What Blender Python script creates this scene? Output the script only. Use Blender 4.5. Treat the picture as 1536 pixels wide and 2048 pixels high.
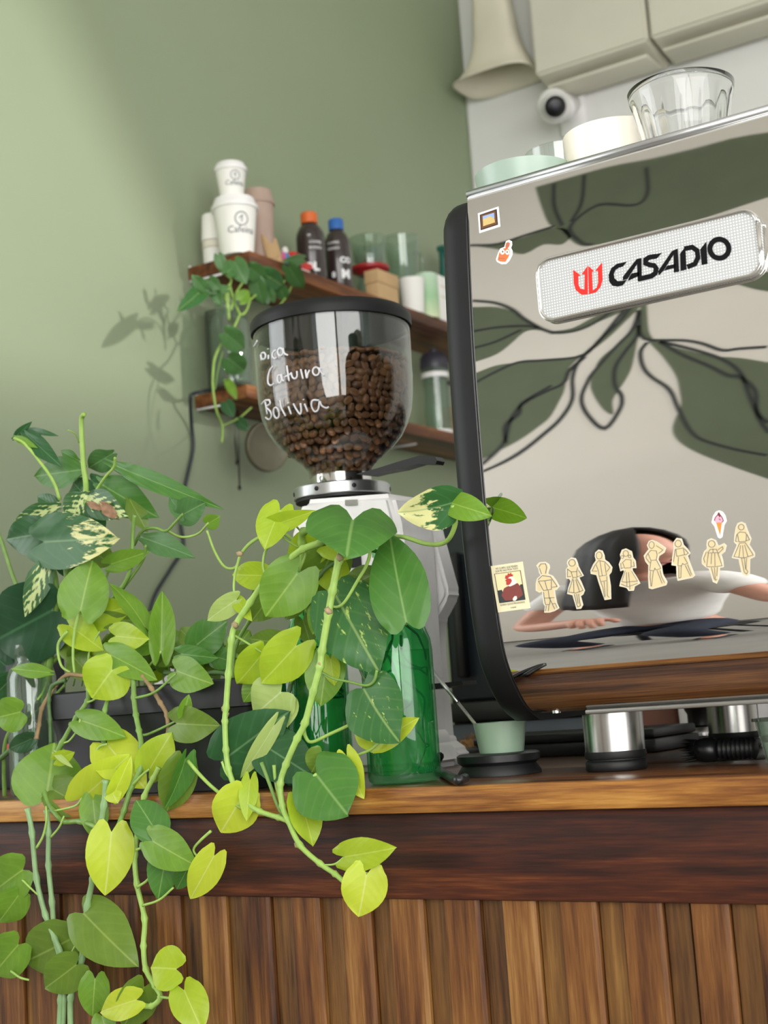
import bpy, bmesh, math, random
from math import sin, cos, pi, radians, sqrt
from mathutils import Vector, Matrix
for o in list(bpy.data.objects): bpy.data.objects.remove(o)
scene = bpy.context.scene
COL = scene.collection
R = random.Random(7)

# ---------------------------------------------------------------- camera
F = 2900.0; PSI = radians(32.6); PIT = radians(7.58); ROL = radians(4.0)
C = Vector((0, 0, 1.12))
cd = Vector((-sin(PSI)*cos(PIT), cos(PSI)*cos(PIT), sin(PIT)))
r0 = Vector((cos(PSI), sin(PSI), 0)); u0 = r0.cross(cd)
cr = r0*cos(ROL) - u0*sin(ROL); cu = u0*cos(ROL) + r0*sin(ROL)
cam = bpy.data.cameras.new('camera'); camo = bpy.data.objects.new('camera', cam); COL.objects.link(camo)
cam.sensor_fit = 'VERTICAL'; cam.sensor_height = 36.0; cam.lens = F/2048*36
camo.matrix_world = Matrix(((cr.x, cu.x, -cd.x, C.x), (cr.y, cu.y, -cd.y, C.y), (cr.z, cu.z, -cd.z, C.z), (0, 0, 0, 1)))
cam.clip_start = 0.02
cam.dof.use_dof = True; cam.dof.focus_distance = 1.30; cam.dof.aperture_fstop = 9.0
scene.camera = camo

def ray(x, y):
    v = cd*F + cr*(x-768) - cu*(y-1024); return v.normalized()
def at(x, y, X=None, Y=None, Z=None):
    """photo direction -> point on the plane X=, Y= or Z= of the room"""
    v = ray(x, y)
    if X is not None: t = (X-C.x)/v.x
    elif Y is not None: t = (Y-C.y)/v.y
    else: t = (Z-C.z)/v.z
    return C + v*t

# ---------------------------------------------------------------- world, sun, daylight
w = bpy.data.worlds.new('World'); scene.world = w; w.use_nodes = True
bg = w.node_tree.nodes['Background']; bg.inputs[0].default_value = (0.86, 0.93, 1.0, 1); bg.inputs[1].default_value = 0.75
def light(name, kind, loc, rot, energy, color=(1, 1, 1), **k):
    l = bpy.data.lights.new(name, kind); l.energy = energy; l.color = color
    for a, b in k.items(): setattr(l, a, b)
    o = bpy.data.objects.new(name, l); COL.objects.link(o); o.location = loc; o.rotation_euler = rot; return o
sd = Vector((-1.0, -0.12, -0.22)).normalized()      # the way the sun shines, in through the slot kept in the right wall
sun = light('sun', 'SUN', (5, 1, 4), sd.to_track_quat('-Z', 'Y').to_euler(), 1.55, (1.0, 0.97, 0.92), angle=radians(2.5))
dl = light('daylight_shop_front', 'AREA', (2.3, -0.4, 1.75), Vector((-1, 0.40, -0.05)).to_track_quat('-Z', 'Y').to_euler(), 80, (1.0, 0.985, 0.965), shape='RECTANGLE', size=2.6, size_y=2.2)
dl2 = light('added_side_fill', 'AREA', (-3.2, -0.4, 1.9), Vector((1, 0.35, -0.12)).to_track_quat('-Z', 'Y').to_euler(), 34, (0.97, 0.99, 1.0), shape='RECTANGLE', size=1.6, size_y=1.8)  # added fill from the left; its side window is made up
dl3 = light('added_rear_fill', 'AREA', (.45, -1.62, 1.75), Vector((-.25, 1, -0.06)).to_track_quat('-Z', 'Y').to_euler(), 74, (1.0, 0.99, 0.97), shape='RECTANGLE', size=1.9, size_y=2.1)  # added frontal fill from behind; the window around it is made up
scene.view_settings.view_transform = 'Standard'; scene.view_settings.look = 'None'
scene.view_settings.exposure = 0.08; scene.view_settings.gamma = 1.0; scene.view_settings.use_curve_mapping = False

# ---------------------------------------------------------------- materials
def lin(h):
    if isinstance(h, str): c = [int(h[i:i+2], 16)/255 for i in (0, 2, 4)]
    else: c = [v/255 for v in h]
    return tuple((v/12.92 if v <= .04045 else ((v+.055)/1.055)**2.4) for v in c)
MATS = {}
def nodes(name):
    m = bpy.data.materials.new(name); m.use_nodes = True; MATS[name] = m
    nt = m.node_tree; return m, nt, nt.nodes['Principled BSDF'], nt.nodes['Material Output']
def N(nt, t, **k):
    n = nt.nodes.new(t)
    for a, b in k.items():
        if a.startswith('i_'): n.inputs[a[2:].replace('_', ' ')].default_value = b
        else: setattr(n, a, b)
    return n
def mixc(nt, fac, a, b, blend='MIX'):
    n = nt.nodes.new('ShaderNodeMix'); n.data_type = 'RGBA'; n.blend_type = blend
    for s, v in ((n.inputs[0], fac), (n.inputs[6], a), (n.inputs[7], b)):
        if isinstance(v, bpy.types.NodeSocket): nt.links.new(v, s)
        elif isinstance(v, (int, float)): s.default_value = v
        else: s.default_value = (*v, 1)
    return n.outputs[2]
def ramp(nt, fac, stops):
    n = nt.nodes.new('ShaderNodeValToRGB'); e = n.color_ramp.elements
    while len(e) < len(stops): e.new(.5)
    for el, (p, c) in zip(e, stops): el.position = p; el.color = (*c, 1)
    nt.links.new(fac, n.inputs[0]); return n.outputs[0]
def noise(nt, scale, detail=3, rough=.5, vec=None, mscale=None, coord='Object'):
    tc = N(nt, 'ShaderNodeTexCoord'); mp = N(nt, 'ShaderNodeMapping')
    nt.links.new(vec if vec else tc.outputs[coord], mp.inputs[0])
    if mscale: mp.inputs['Scale'].default_value = mscale
    n = N(nt, 'ShaderNodeTexNoise'); n.inputs['Scale'].default_value = scale; n.inputs['Detail'].default_value = detail; n.inputs['Roughness'].default_value = rough
    nt.links.new(mp.outputs[0], n.inputs[0]); return n.outputs[0]
def bump(nt, p, h, strength=.2, dist=.002):
    b = N(nt, 'ShaderNodeBump'); b.inputs['Strength'].default_value = strength; b.inputs['Distance'].default_value = dist
    nt.links.new(h, b.inputs['Height']); nt.links.new(b.outputs[0], p.inputs['Normal'])
def M(name, col, rough=.5, metal=0., var=.06, vscale=30, bumpy=0, spec=.5, sheen=0, coat=0):
    """plain surface: colour with a little procedural mottling"""
    if name in MATS: return MATS[name]
    m, nt, p, out = nodes(name); c = lin(col)
    n = noise(nt, vscale, 4)
    a = tuple(max(0, v*(1-var)) for v in c); b = tuple(min(1, v*(1+var)) for v in c)
    nt.links.new(ramp(nt, n, [(.3, a), (.7, b)]), p.inputs['Base Color'])
    p.inputs['Roughness'].default_value = rough; p.inputs['Metallic'].default_value = metal
    p.inputs['Specular IOR Level'].default_value = spec; p.inputs['Coat Weight'].default_value = coat
    if bumpy: bump(nt, p, n, bumpy)
    return m
def wood(name, stops, axis, rough=.4, grain=60, blotch=6, seed=0, coat=0.2):
    m, nt, p, out = nodes(name)
    tc = N(nt, 'ShaderNodeTexCoord'); oi = N(nt, 'ShaderNodeObjectInfo')
    mul = N(nt, 'ShaderNodeMath', operation='MULTIPLY'); nt.links.new(oi.outputs['Random'], mul.inputs[0]); mul.inputs[1].default_value = 37.0
    add = N(nt, 'ShaderNodeVectorMath', operation='ADD'); nt.links.new(tc.outputs['Object'], add.inputs[0]); nt.links.new(mul.outputs[0], add.inputs[1])
    s = [grain]*3; s[axis] = grain*.05
    g = noise(nt, 1.0, 5, .6, vec=add.outputs[0], mscale=s)
    s2 = [blotch*2.2]*3; s2[axis] = blotch*.5
    b = noise(nt, 1.0, 3, .55, vec=add.outputs[0], mscale=s2)
    s3 = [grain*6]*3; s3[axis] = grain*.25
    fine = noise(nt, 1.0, 3, .6, vec=add.outputs[0], mscale=s3)
    mm = N(nt, 'ShaderNodeMath', operation='MULTIPLY_ADD'); nt.links.new(g, mm.inputs[0]); mm.inputs[1].default_value = .55
    m2 = N(nt, 'ShaderNodeMath', operation='MULTIPLY'); nt.links.new(b, m2.inputs[0]); m2.inputs[1].default_value = .55
    nt.links.new(m2.outputs[0], mm.inputs[2])
    m3 = N(nt, 'ShaderNodeMath', operation='MULTIPLY_ADD'); nt.links.new(fine, m3.inputs[0]); m3.inputs[1].default_value = .22; 
    m4 = N(nt, 'ShaderNodeMath', operation='ADD'); nt.links.new(mm.outputs[0], m4.inputs[0]); m4.inputs[1].default_value = -.16
    nt.links.new(m4.outputs[0], m3.inputs[2])
    c = ramp(nt, m3.outputs[0], [(a, lin(h)) for a, h in stops])
    nt.links.new(c, p.inputs['Base Color']); p.inputs['Roughness'].default_value = rough; p.inputs['Specular IOR Level'].default_value = .28; p.inputs['Coat Weight'].default_value = coat; p.inputs['Coat Roughness'].default_value = .3
    bump(nt, p, fine, .25, .001)
    return m
def glass(name, tint=(255, 255, 255), ior=1.45, rough=0.0, gl=1.0, base=0.0, haze=None):
    """thin clear wall: lets light straight through, mirrors at grazing angles"""
    m, nt, p, out = nodes(name); nt.nodes.remove(p)
    t = N(nt, 'ShaderNodeBsdfTransparent'); t.inputs[0].default_value = (*lin(tint), 1)
    g = N(nt, 'ShaderNodeBsdfGlossy'); g.inputs['Roughness'].default_value = rough; g.inputs[0].default_value = (gl, gl, gl, 1)
    lw = N(nt, 'ShaderNodeLayerWeight'); lw.inputs[0].default_value = .5
    pw = N(nt, 'ShaderNodeMath', operation='POWER'); nt.links.new(lw.outputs['Facing'], pw.inputs[0]); pw.inputs[1].default_value = 4.5
    ml = N(nt, 'ShaderNodeMath', operation='MULTIPLY_ADD', use_clamp=True); nt.links.new(pw.outputs[0], ml.inputs[0]); ml.inputs[1].default_value = .85; ml.inputs[2].default_value = .025+base
    f = ml.outputs[0]
    mx = N(nt, 'ShaderNodeMixShader'); nt.links.new(f, mx.inputs[0]); nt.links.new(t.outputs[0], mx.inputs[1]); nt.links.new(g.outputs[0], mx.inputs[2])
    last = mx.outputs[0]
    if haze:
        df = N(nt, 'ShaderNodeBsdfDiffuse'); df.inputs[0].default_value = (*lin(haze[0]), 1)
        m2 = N(nt, 'ShaderNodeMixShader'); m2.inputs[0].default_value = haze[1]; nt.links.new(last, m2.inputs[1]); nt.links.new(df.outputs[0], m2.inputs[2]); last = m2.outputs[0]
    nt.links.new(last, out.inputs[0]); return m
def leafmat(name, c1, c2, vein, trans=.35, varieg=None, vamt=.5, rough=.38, tipw=0.0, veinw=0.0, vsc=5.0):
    """leaf blade: UV x runs along the midrib, y across; veins, mottling and variegation"""
    m, nt, p, out = nodes(name)
    uv = N(nt, 'ShaderNodeUVMap'); sp = N(nt, 'ShaderNodeSeparateXYZ'); nt.links.new(uv.outputs[0], sp.inputs[0])
    n = noise(nt, 55, 4, .6)
    base = mixc(nt, n, lin(c1), lin(c2))
    ab = N(nt, 'ShaderNodeMath', operation='ABSOLUTE'); nt.links.new(sp.outputs[1], ab.inputs[0])
    # side veins, swept forward
    sv = N(nt, 'ShaderNodeMath', operation='MULTIPLY_ADD'); nt.links.new(ab.outputs[0], sv.inputs[0]); sv.inputs[1].default_value = -.45; nt.links.new(sp.outputs[0], sv.inputs[2])
    sc = N(nt, 'ShaderNodeMath', operation='MULTIPLY'); nt.links.new(sv.outputs[0], sc.inputs[0]); sc.inputs[1].default_value = 34.0
    sn = N(nt, 'ShaderNodeMath', operation='SINE'); nt.links.new(sc.outputs[0], sn.inputs[0])
    vr = ramp(nt, sn.outputs[0], [(.70, (0, 0, 0)), (1.0, (.07, .07, .07))])
    base = mixc(nt, vr, base, lin(vein))
    if varieg:
        vn = noise(nt, 1.0, 4, .65, vec=uv.outputs[0], mscale=(vsc, vsc, 1))
        oi = N(nt, 'ShaderNodeObjectInfo'); ad = N(nt, 'ShaderNodeMath', operation='MULTIPLY_ADD'); nt.links.new(oi.outputs['Random'], ad.inputs[0]); ad.inputs[1].default_value = .12; nt.links.new(vn, ad.inputs[2])
        if veinw:
            vw_ = N(nt, 'ShaderNodeMath', operation='MULTIPLY_ADD'); nt.links.new(ab.outputs[0], vw_.inputs[0]); vw_.inputs[1].default_value = -veinw; nt.links.new(ad.outputs[0], vw_.inputs[2])
            vx_ = N(nt, 'ShaderNodeMath', operation='MULTIPLY_ADD'); nt.links.new(sn.outputs[0], vx_.inputs[0]); vx_.inputs[1].default_value = .10; nt.links.new(vw_.outputs[0], vx_.inputs[2])
            vy_ = N(nt, 'ShaderNodeMath', operation='ADD'); nt.links.new(vx_.outputs[0], vy_.inputs[0]); vy_.inputs[1].default_value = .26; ad = vy_
        if tipw:
            tw = N(nt, 'ShaderNodeMath', operation='MULTIPLY_ADD'); nt.links.new(sp.outputs[0], tw.inputs[0]); tw.inputs[1].default_value = tipw; nt.links.new(ad.outputs[0], tw.inputs[2]); ad = tw
        fac = ramp(nt, ad.outputs[0], [(1-vamt-.03, (0, 0, 0)), (1-vamt+.03, (1, 1, 1))])
        base = mixc(nt, fac, base, lin(varieg))
    mr = ramp(nt, ab.outputs[0], [(.012, (1, 1, 1)), (.05, (0, 0, 0))])
    mrf = N(nt, 'ShaderNodeMath', operation='MULTIPLY'); nt.links.new(mr, mrf.inputs[0]); mrf.inputs[1].default_value = .55
    base = mixc(nt, mrf.outputs[0], base, lin(vein))
    nt.links.new(base, p.inputs['Base Color']); p.inputs['Roughness'].default_value = rough; p.inputs['Specular IOR Level'].default_value = .45
    bump(nt, p, sn.outputs[0], .06, .0008)
    tr = N(nt, 'ShaderNodeBsdfTranslucent'); nt.links.new(mixc(nt, .6, base, lin('d4ee3c'), 'MULTIPLY'), tr.inputs[0])
    mx = N(nt, 'ShaderNodeMixShader'); mx.inputs[0].default_value = trans
    nt.links.new(p.outputs[0], mx.inputs[1]); nt.links.new(tr.outputs[0], mx.inputs[2]); nt.links.new(mx.outputs[0], out.inputs[0])
    return m

leafmat('leaf_lime', 'a2c02c', 'c2da36', 'dcea78', .42)
leafmat('leaf_yellow', 'c4d838', 'dcea48', 'eef5a0', .45)
leafmat('leaf_mid', '64902e', '84ae38', 'b4d06c', .36)
leafmat('leaf_green', '417430', '588c36', '98bc70', .30)
leafmat('leaf_olive', '5e7e2a', '7c9a36', 'a8be64', .34)
leafmat('leaf_dark', '27502e', '366638', '7aa070', .22, rough=.3)
leafmat('leaf_deep', '1a4026', '26502e', '4c7a52', .18, rough=.32)
leafmat('leaf_varieg', '2f6234', '467c3a', 'a8c474', .28, 'b4cc66', .30)
leafmat('leaf_cream', '2a5a30', '3c7238', '86aa74', .28, 'e6e4a4', .18, tipw=.40, vsc=2.6)
leafmat('leaf_vein', '2e5a34', '426e3a', 'd6dea0', .26, 'c8d694', .30, veinw=.42)
leafmat('leaf_pale', 'a8c068', 'c2d680', 'e0eab4', .4)
leafmat('leaf_shelf', '46703c', '58844a', '8cae78', .28)
M('stem_light', '93b455', .45, var=.12, vscale=80); M('stem_green', '6f9242', .45, var=.15, vscale=80); M('stem_dark', '4c6a38', .5, var=.2, vscale=80)
M('stem_blue', '7f9f6c', .45, var=.12, vscale=80); M('stem_brown', '8a7350', .7, var=.25, vscale=90, bumpy=.4); M('node_brown', '9c8a68', .8, var=.3, vscale=200)
M('white_plastic', 'f4f2f1', .38); M('black_matte', '121314', .5, spec=.3); M('black_plastic', '131415', .35); M('black_rubber', '0c0c0d', .55)
M('chrome', 'd8d6d2', .12, 1.0, .02); M('steel', 'b4b2ae', .25, 1.0, .05, 90); M('alu', 'c4c5c6', .32, 1.0, .03); M('dark_steel', '5a5a54', .35, 1.0, .1)
M('white_paper', 'f2f0ea', .6, var=.02); M('cream_paper', 'e8e2cf', .65, var=.03); M('ink', '20242a', .7); M('sage', '869c86', .3, var=.05); M('mint', 'a0b4a6', .3, var=.04); M('cream_ceramic', 'f3ecdb', .28, var=.02)
glass('clear_glass', (244, 248, 246), 1.45, 0, .95, .03); glass('hopper_glass', (232, 234, 232), 1.5, 0, .95, .035)
glass('green_glass', (196, 240, 206), 1.5, 0, .9, .03, ('3aa866', .07)); glass('jar_glass', (226, 236, 228), 1.45, 0, .95, .04, ('c8d4c4', .06)); glass('smoky_glass', (170, 180, 168), 1.45, .02, .9, .03, ('8a9684', .25))
glass('water_green', (214, 244, 222), 1.33, 0, .8, 0, ('5cc080', .10))

m, nt, p, out = nodes('cut_glass')
p.inputs['Base Color'].default_value = (.97, .98, .98, 1); p.inputs['Transmission Weight'].default_value = 1; p.inputs['Roughness'].default_value = .02; p.inputs['IOR'].default_value = 1.42
# ---------------------------------------------------------------- mesh helpers
def link(name, me, parent=None, kind=None):
    o = bpy.data.objects.new(name, me); COL.objects.link(o)
    if parent is not None:
        o.parent = parent
        o.location = -parent.location if parent.type == 'EMPTY' else Vector((0, 0, 0))
    if kind: o['kind'] = kind
    return o
def meshobj(name, verts, faces, mat, parent=None, smooth=True, kind=None, uvs=None):
    me = bpy.data.meshes.new(name); me.from_pydata([tuple(v) for v in verts], [], faces); me.update()
    if smooth: me.polygons.foreach_set('use_smooth', [True]*len(me.polygons))
    if uvs:
        l = me.uv_layers.new(name='UVMap')
        for lp in me.loops: l.data[lp.index].uv = uvs[lp.vertex_index]
    me.materials.append(MATS[mat] if isinstance(mat, str) else mat)
    return link(name, me, parent, kind)
def bmobj(name, bm, mat, parent=None, smooth=False, kind=None, recalc=True):
    if recalc: bmesh.ops.recalc_face_normals(bm, faces=bm.faces)
    me = bpy.data.meshes.new(name); bm.to_mesh(me); bm.free()
    if smooth: me.polygons.foreach_set('use_smooth', [True]*len(me.polygons))
    me.materials.append(MATS[mat] if isinstance(mat, str) else mat)
    return link(name, me, parent, kind)
def autosmooth(o, ang=35):
    me = o.data; me.polygons.foreach_set('use_smooth', [True]*len(me.polygons)); me.set_sharp_from_angle(angle=radians(ang)); return o
def empty(name, loc, label, cat, group=None):
    o = bpy.data.objects.new(name, None); COL.objects.link(o); o.location = loc; o.empty_display_size = .02
    o['label'] = label; o['category'] = cat
    if group: o['group'] = group
    return o
def tag(o, label, cat, group=None):
    o['label'] = label; o['category'] = cat
    if group: o['group'] = group
    return o
def addbox(bm, lo, hi, bev=0, seg=2):
    c = [(a+b)/2 for a, b in zip(lo, hi)]; s = [abs(b-a) for a, b in zip(lo, hi)]
    r = bmesh.ops.create_cube(bm, size=1.0)
    for v in r['verts']: v.co = Vector((c[0]+v.co.x*s[0], c[1]+v.co.y*s[1], c[2]+v.co.z*s[2]))
    if bev:
        es = list({e for v in r['verts'] for e in v.link_edges})
        bmesh.ops.bevel(bm, geom=es, offset=bev, segments=seg, affect='EDGES', profile=.5)
def box(name, lo, hi, mat, parent=None, bev=0, kind=None, seg=2):
    bm = bmesh.new(); addbox(bm, lo, hi, bev, seg); o = bmobj(name, bm, mat, parent, kind=kind)
    return autosmooth(o) if bev else o
def lathe_data(prof, c, seg=40, a0=0, a1=2*pi):
    """prof: list of (r, z) -- swept about the vertical through c"""
    full = abs(a1-a0-2*pi) < 1e-6; n = seg if full else seg+1
    vs = []; fs = []
    for r, z in prof:
        for k in range(n):
            a = a0+(a1-a0)*k/seg; vs.append((c[0]+r*cos(a), c[1]+r*sin(a), c[2]+z))
    for i in range(len(prof)-1):
        for k in range(seg):
            k2 = (k+1) % n if full else k+1
            fs.append((i*n+k, i*n+k2, (i+1)*n+k2, (i+1)*n+k))
    return vs, fs
def lathe(name, prof, c, mat, parent=None, seg=40, sharp=38, kind=None):
    vs, fs = lathe_data(prof, c, seg); bm = bmesh.new()
    bv = [bm.verts.new(v) for v in vs]
    for f in fs: bm.faces.new([bv[i] for i in f])
    bmesh.ops.remove_doubles(bm, verts=bm.verts, dist=1e-6)
    bmesh.ops.dissolve_degenerate(bm, edges=bm.edges, dist=1e-7)
    return autosmooth(bmobj(name, bm, mat, parent, kind=kind), sharp)
def spline(pts, n=6):
    """Catmull-Rom through the points"""
    pts = [Vector(p) for p in pts]
    if len(pts) < 3: return [pts[0].lerp(pts[-1], i/n) for i in range(n+1)]
    P = [pts[0]*2-pts[1]]+pts+[pts[-1]*2-pts[-2]]; out = []
    for i in range(1, len(P)-2):
        a, b, c, d = P[i-1:i+3]
        for k in range(n):
            t = k/n; out.append(.5*((2*b)+(c-a)*t+(2*a-5*b+4*c-d)*t*t+(3*b-a-3*c+d)*t**3))
    out.append(pts[-1]); return out
def tube_data(path, rad, seg=8, closed=False):
    n = len(path); vs = []; fs = []; up = Vector((.31, .2, .93))
    for i, p in enumerate(path):
        t = (path[min(i+1, n-1)]-path[max(i-1, 0)]).normalized()
        s = t.cross(up)
        if s.length < 1e-4: s = t.cross(Vector((1, 0, 0)))
        s.normalize(); q = s.cross(t); up = q
        r = rad(i/(n-1)) if callable(rad) else rad
        for k in range(seg): a = 2*pi*k/seg; vs.append(p+(s*cos(a)+q*sin(a))*r)
    for i in range(n-1):
        for k in range(seg): fs.append((i*seg+k, i*seg+(k+1) % seg, (i+1)*seg+(k+1) % seg, (i+1)*seg+k))
    fs.append(tuple(range(seg))[::-1]); fs.append(tuple((n-1)*seg+k for k in range(seg)))
    return vs, fs
def tube(name, path, rad, mat, parent=None, seg=8, kind=None):
    vs, fs = tube_data([Vector(p) for p in path], rad, seg); return meshobj(name, vs, fs, mat, parent, kind=kind)
def prism(name, poly, mapf, thick, mat, parent=None, kind=None, smooth=False):
    """flat outline (2-D points) -> solid: mapf(u, v, h) gives the point at height h over the surface"""
    bm = bmesh.new()
    top = [bm.verts.new(mapf(u, v, thick)) for u, v in poly]; bot = [bm.verts.new(mapf(u, v, 0)) for u, v in poly]
    n = len(poly)
    f = bm.faces.new(top); g = bm.faces.new(bot[::-1]); f.normal_update(); g.normal_update()
    for i in range(n): bm.faces.new((top[i], bot[i], bot[(i+1) % n], top[(i+1) % n]))
    bmesh.ops.triangulate(bm, faces=[f, g], ngon_method='EAR_CLIP')
    return bmobj(name, bm, mat, parent, kind=kind)
def ribbon_poly(pts, wd, closed=False):
    """2-D polyline -> list of quads (offset both sides, mitred)"""
    pts = [Vector(p) for p in pts]; n = len(pts); L = []; Rr = []
    for i in range(n):
        if closed: a, b = pts[(i-1) % n], pts[(i+1) % n]
        else: a, b = pts[max(i-1, 0)], pts[min(i+1, n-1)]
        d1 = (pts[i]-a); d2 = (b-pts[i])
        d1 = d1.normalized() if d1.length > 1e-9 else d2.normalized(); d2 = d2.normalized() if d2.length > 1e-9 else d1
        t = (d1+d2); t = t.normalized() if t.length > 1e-6 else d1
        nn = Vector((-t.y, t.x)); k = 1/max(.45, abs(nn.dot(Vector((-d1.y, d1.x)))))
        L.append(pts[i]+nn*wd/2*k); Rr.append(pts[i]-nn*wd/2*k)
    return L, Rr
def ribbons(name, lines, wd, mapf, thick, mat, parent=None, kind=None, h0=0.0):
    bm = bmesh.new()
    for ln in lines:
        closed = ln[0] == ln[-1] and len(ln) > 3
        pts = ln[:-1] if closed else ln
        L, Rr = ribbon_poly(pts, wd, closed); n = len(L)
        rows = [[bm.verts.new(mapf(*p, h)) for p, h in ((a, thick), (b, thick), (b, h0), (a, h0))] for a, b in zip(L, Rr)]
        for i in range(n if closed else n-1):
            A, B = rows[i], rows[(i+1) % n]
            for k in range(4): bm.faces.new((A[k], A[(k+1) % 4], B[(k+1) % 4], B[k]))
        if not closed: bm.faces.new(rows[0][::-1]); bm.faces.new(rows[-1])
    return bmobj(name, bm, mat, parent, kind=kind)
def text2d(s, width=None, height=None, bold=0.0):
    """lettering outline -> (2-D verts, faces) with the origin at the lower left"""
    cv = bpy.data.curves.new('txt', 'FONT'); cv.body = s; cv.resolution_u = 2; cv.offset = bold
    o = bpy.data.objects.new('txt', cv); COL.objects.link(o)
    dg = bpy.context.evaluated_depsgraph_get(); me = bpy.data.meshes.new_from_object(o.evaluated_get(dg))
    bpy.data.objects.remove(o); v = [x.co.copy() for x in me.vertices]; f = [tuple(p.vertices) for p in me.polygons]
    bpy.data.meshes.remove(me)
    x0, x1 = min(a.x for a in v), max(a.x for a in v); y0, y1 = min(a.y for a in v), max(a.y for a in v)
    sx = width/(x1-x0) if width else None; sy = height/(y1-y0) if height else None
    sx = sx or sy; sy = sy or sx
    return [((a.x-x0)*sx, (a.y-y0)*sy) for a in v], f
def decal(name, vf, mapf, mat, parent, h=.0003):
    v, f = vf; return meshobj(name, [mapf(a, b, h) for a, b in v], f, mat, parent, smooth=False)
def circ(cx, cy, rx, ry=None, n=20):
    ry = ry or rx; return [(cx+rx*cos(2*pi*k/n), cy+ry*sin(2*pi*k/n)) for k in range(n)]
def struct(o): o['kind'] = 'structure'; return o

# ================================================================ the room
m, nt, p, out = nodes('green_wall')
n1 = noise(nt, 1.3, 3); n2 = noise(nt, 60, 4)
c = ramp(nt, n1, [(.35, lin('8e9b7c')), (.65, lin('949f83'))])
nt.links.new(c, p.inputs['Base Color']); p.inputs['Roughness'].default_value = .55; bump(nt, p, n2, .08, .001)
m, nt, p, out = nodes('white_wall')
n1 = noise(nt, 4, 4); n2 = noise(nt, 90, 4)
nt.links.new(ramp(nt, n1, [(.35, lin('e6e6e3')), (.7, lin('ededea'))]), p.inputs['Base Color']); p.inputs['Roughness'].default_value = .7; bump(nt, p, n2, .15, .002)
M('mural_wall', 'd9d3ca', .75, var=.02, vscale=3); M('mural_green', '5d6650', .8, var=.05, vscale=8); M('mural_line', '2e3230', .8)
M('floor_tile', '8f8d88', .35, var=.08, vscale=4); M('ceiling_paint', 'dcdad4', .8); M('rear_trim', '77756f', .6)
struct(box('floor', (-3.5, -1.9, -.1), (2.7, 3.4, 0), 'floor_tile'))
struct(box('ceiling', (-3.5, -1.9, 3.5), (2.7, 3.4, 3.6), 'ceiling_paint'))
struct(box('wall_left', (-1.86, .95, 0), (-1.74, 3.27, 3.5), 'green_wall'))
struct(box('wall_back', (-1.86, 3.27, 0), (2.7, 3.39, 3.5), 'white_wall'))
# the white paint coat of the back wall ends in a slightly ragged edge at the corner
pl = [(-1.738, 0), (2.6, 0), (2.6, 3.5)]
zz = 3.5
while zz > 0:
    pl.append((-1.735+R.uniform(-.002, .006), zz)); zz -= R.uniform(.03, .09)
struct(prism('trim_1', pl, lambda a, b, h: (a, 3.268-h*0.5, b), .006, 'white_wall'))
wr = struct(box('wall_rear', (-3.5, -1.87, 0), (2.7, -1.75, 3.5), 'mural_wall'))
struct(box('baseboard_rear', (-3.38, -1.75, 0), (2.6, -1.735, .07), 'rear_trim'))
struct(box('wall_return', (-3.38, .95, 0), (-1.86, 1.07, 3.5), 'white_wall'))
# far left wall with a made-up window for the added side fill
bm = bmesh.new()
for lo, hi in (((-3.5, -1.75, 0), (-3.38, 1.07, .9)), ((-3.5, -1.75, 2.9), (-3.38, 1.07, 3.5)), ((-3.5, -1.75, .9), (-3.38, -1.3, 2.9)), ((-3.5, .5, .9), (-3.38, 1.07, 2.9))): addbox(bm, lo, hi)
struct(bmobj('wall_side', bm, 'white_wall'))
wf = bmesh.new()
for lo, hi in (((-3.46, -1.3, .9), (-3.42, -1.25, 2.9)), ((-3.46, .45, .9), (-3.42, .5, 2.9)), ((-3.46, -1.3, .9), (-3.42, .5, .95)), ((-3.46, -1.3, 2.85), (-3.42, .5, 2.9)), ((-3.46, -.43, .9), (-3.42, -.37, 2.9))): addbox(wf, lo, hi)
w1 = struct(bmobj('added_window_1', wf, 'white_plastic'))
meshobj('pane', [(-3.44, -1.25, .95), (-3.44, .45, .95), (-3.44, .45, 2.85), (-3.44, -1.25, 2.85)], [(0, 1, 2, 3)], 'clear_glass', w1)
# unseen rear window beside the mural, added to dress the rear fill lamp
w2 = bmesh.new()
for lo, hi in (((-.55, -1.75, .65), (-.49, -1.70, 2.85)), ((1.39, -1.75, .65), (1.45, -1.70, 2.85)), ((-.55, -1.75, .65), (1.45, -1.70, .71)), ((-.55, -1.75, 2.79), (1.45, -1.70, 2.85)), ((.42, -1.75, .65), (.48, -1.70, 2.85))): addbox(w2, lo, hi)
w2 = struct(bmobj('added_window_2', w2, 'white_plastic'))
M('opaque_pane', 'e8eef2', .1); box('pane', (-.49, -1.7495, .71), (.42, -1.742, 2.79), 'opaque_pane', w2); box('pane', (.48, -1.7495, .71), (1.39, -1.742, 2.79), 'opaque_pane', w2)
# unseen shop-front wall, shaped to mask the sun: slanted corner cuts the sun patch
# transom slot above lets the sun in, opaque panes below block it
bm = bmesh.new()
for lo, hi in (((2.6, 2.70, 0), (2.7, 3.27, 3.5)), ((2.6, -1.75, 3.40), (2.7, 2.70, 3.5)), ((2.6, -1.75, 0), (2.7, -1.5, 3.4)), ((2.6, -1.5, 2.52), (2.7, 2.70, 2.62)), ((2.6, -1.5, 0), (2.7, 2.70, .25)), ((2.6, 1.1, .25), (2.7, 2.7, 2.52))): addbox(bm, lo, hi)
k_ = [bm.verts.new((xx, yy, zz_)) for xx in (2.62, 2.68) for yy, zz_ in ((2.70, 3.4), (2.24, 3.4), (2.58, 2.96), (2.66, 2.80), (2.70, 2.66))]
bm.faces.new(k_[:5]); bm.faces.new(k_[5:][::-1])
for i in range(5): bm.faces.new((k_[i], k_[(i+1) % 5], k_[5+(i+1) % 5], k_[5+i]))
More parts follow.
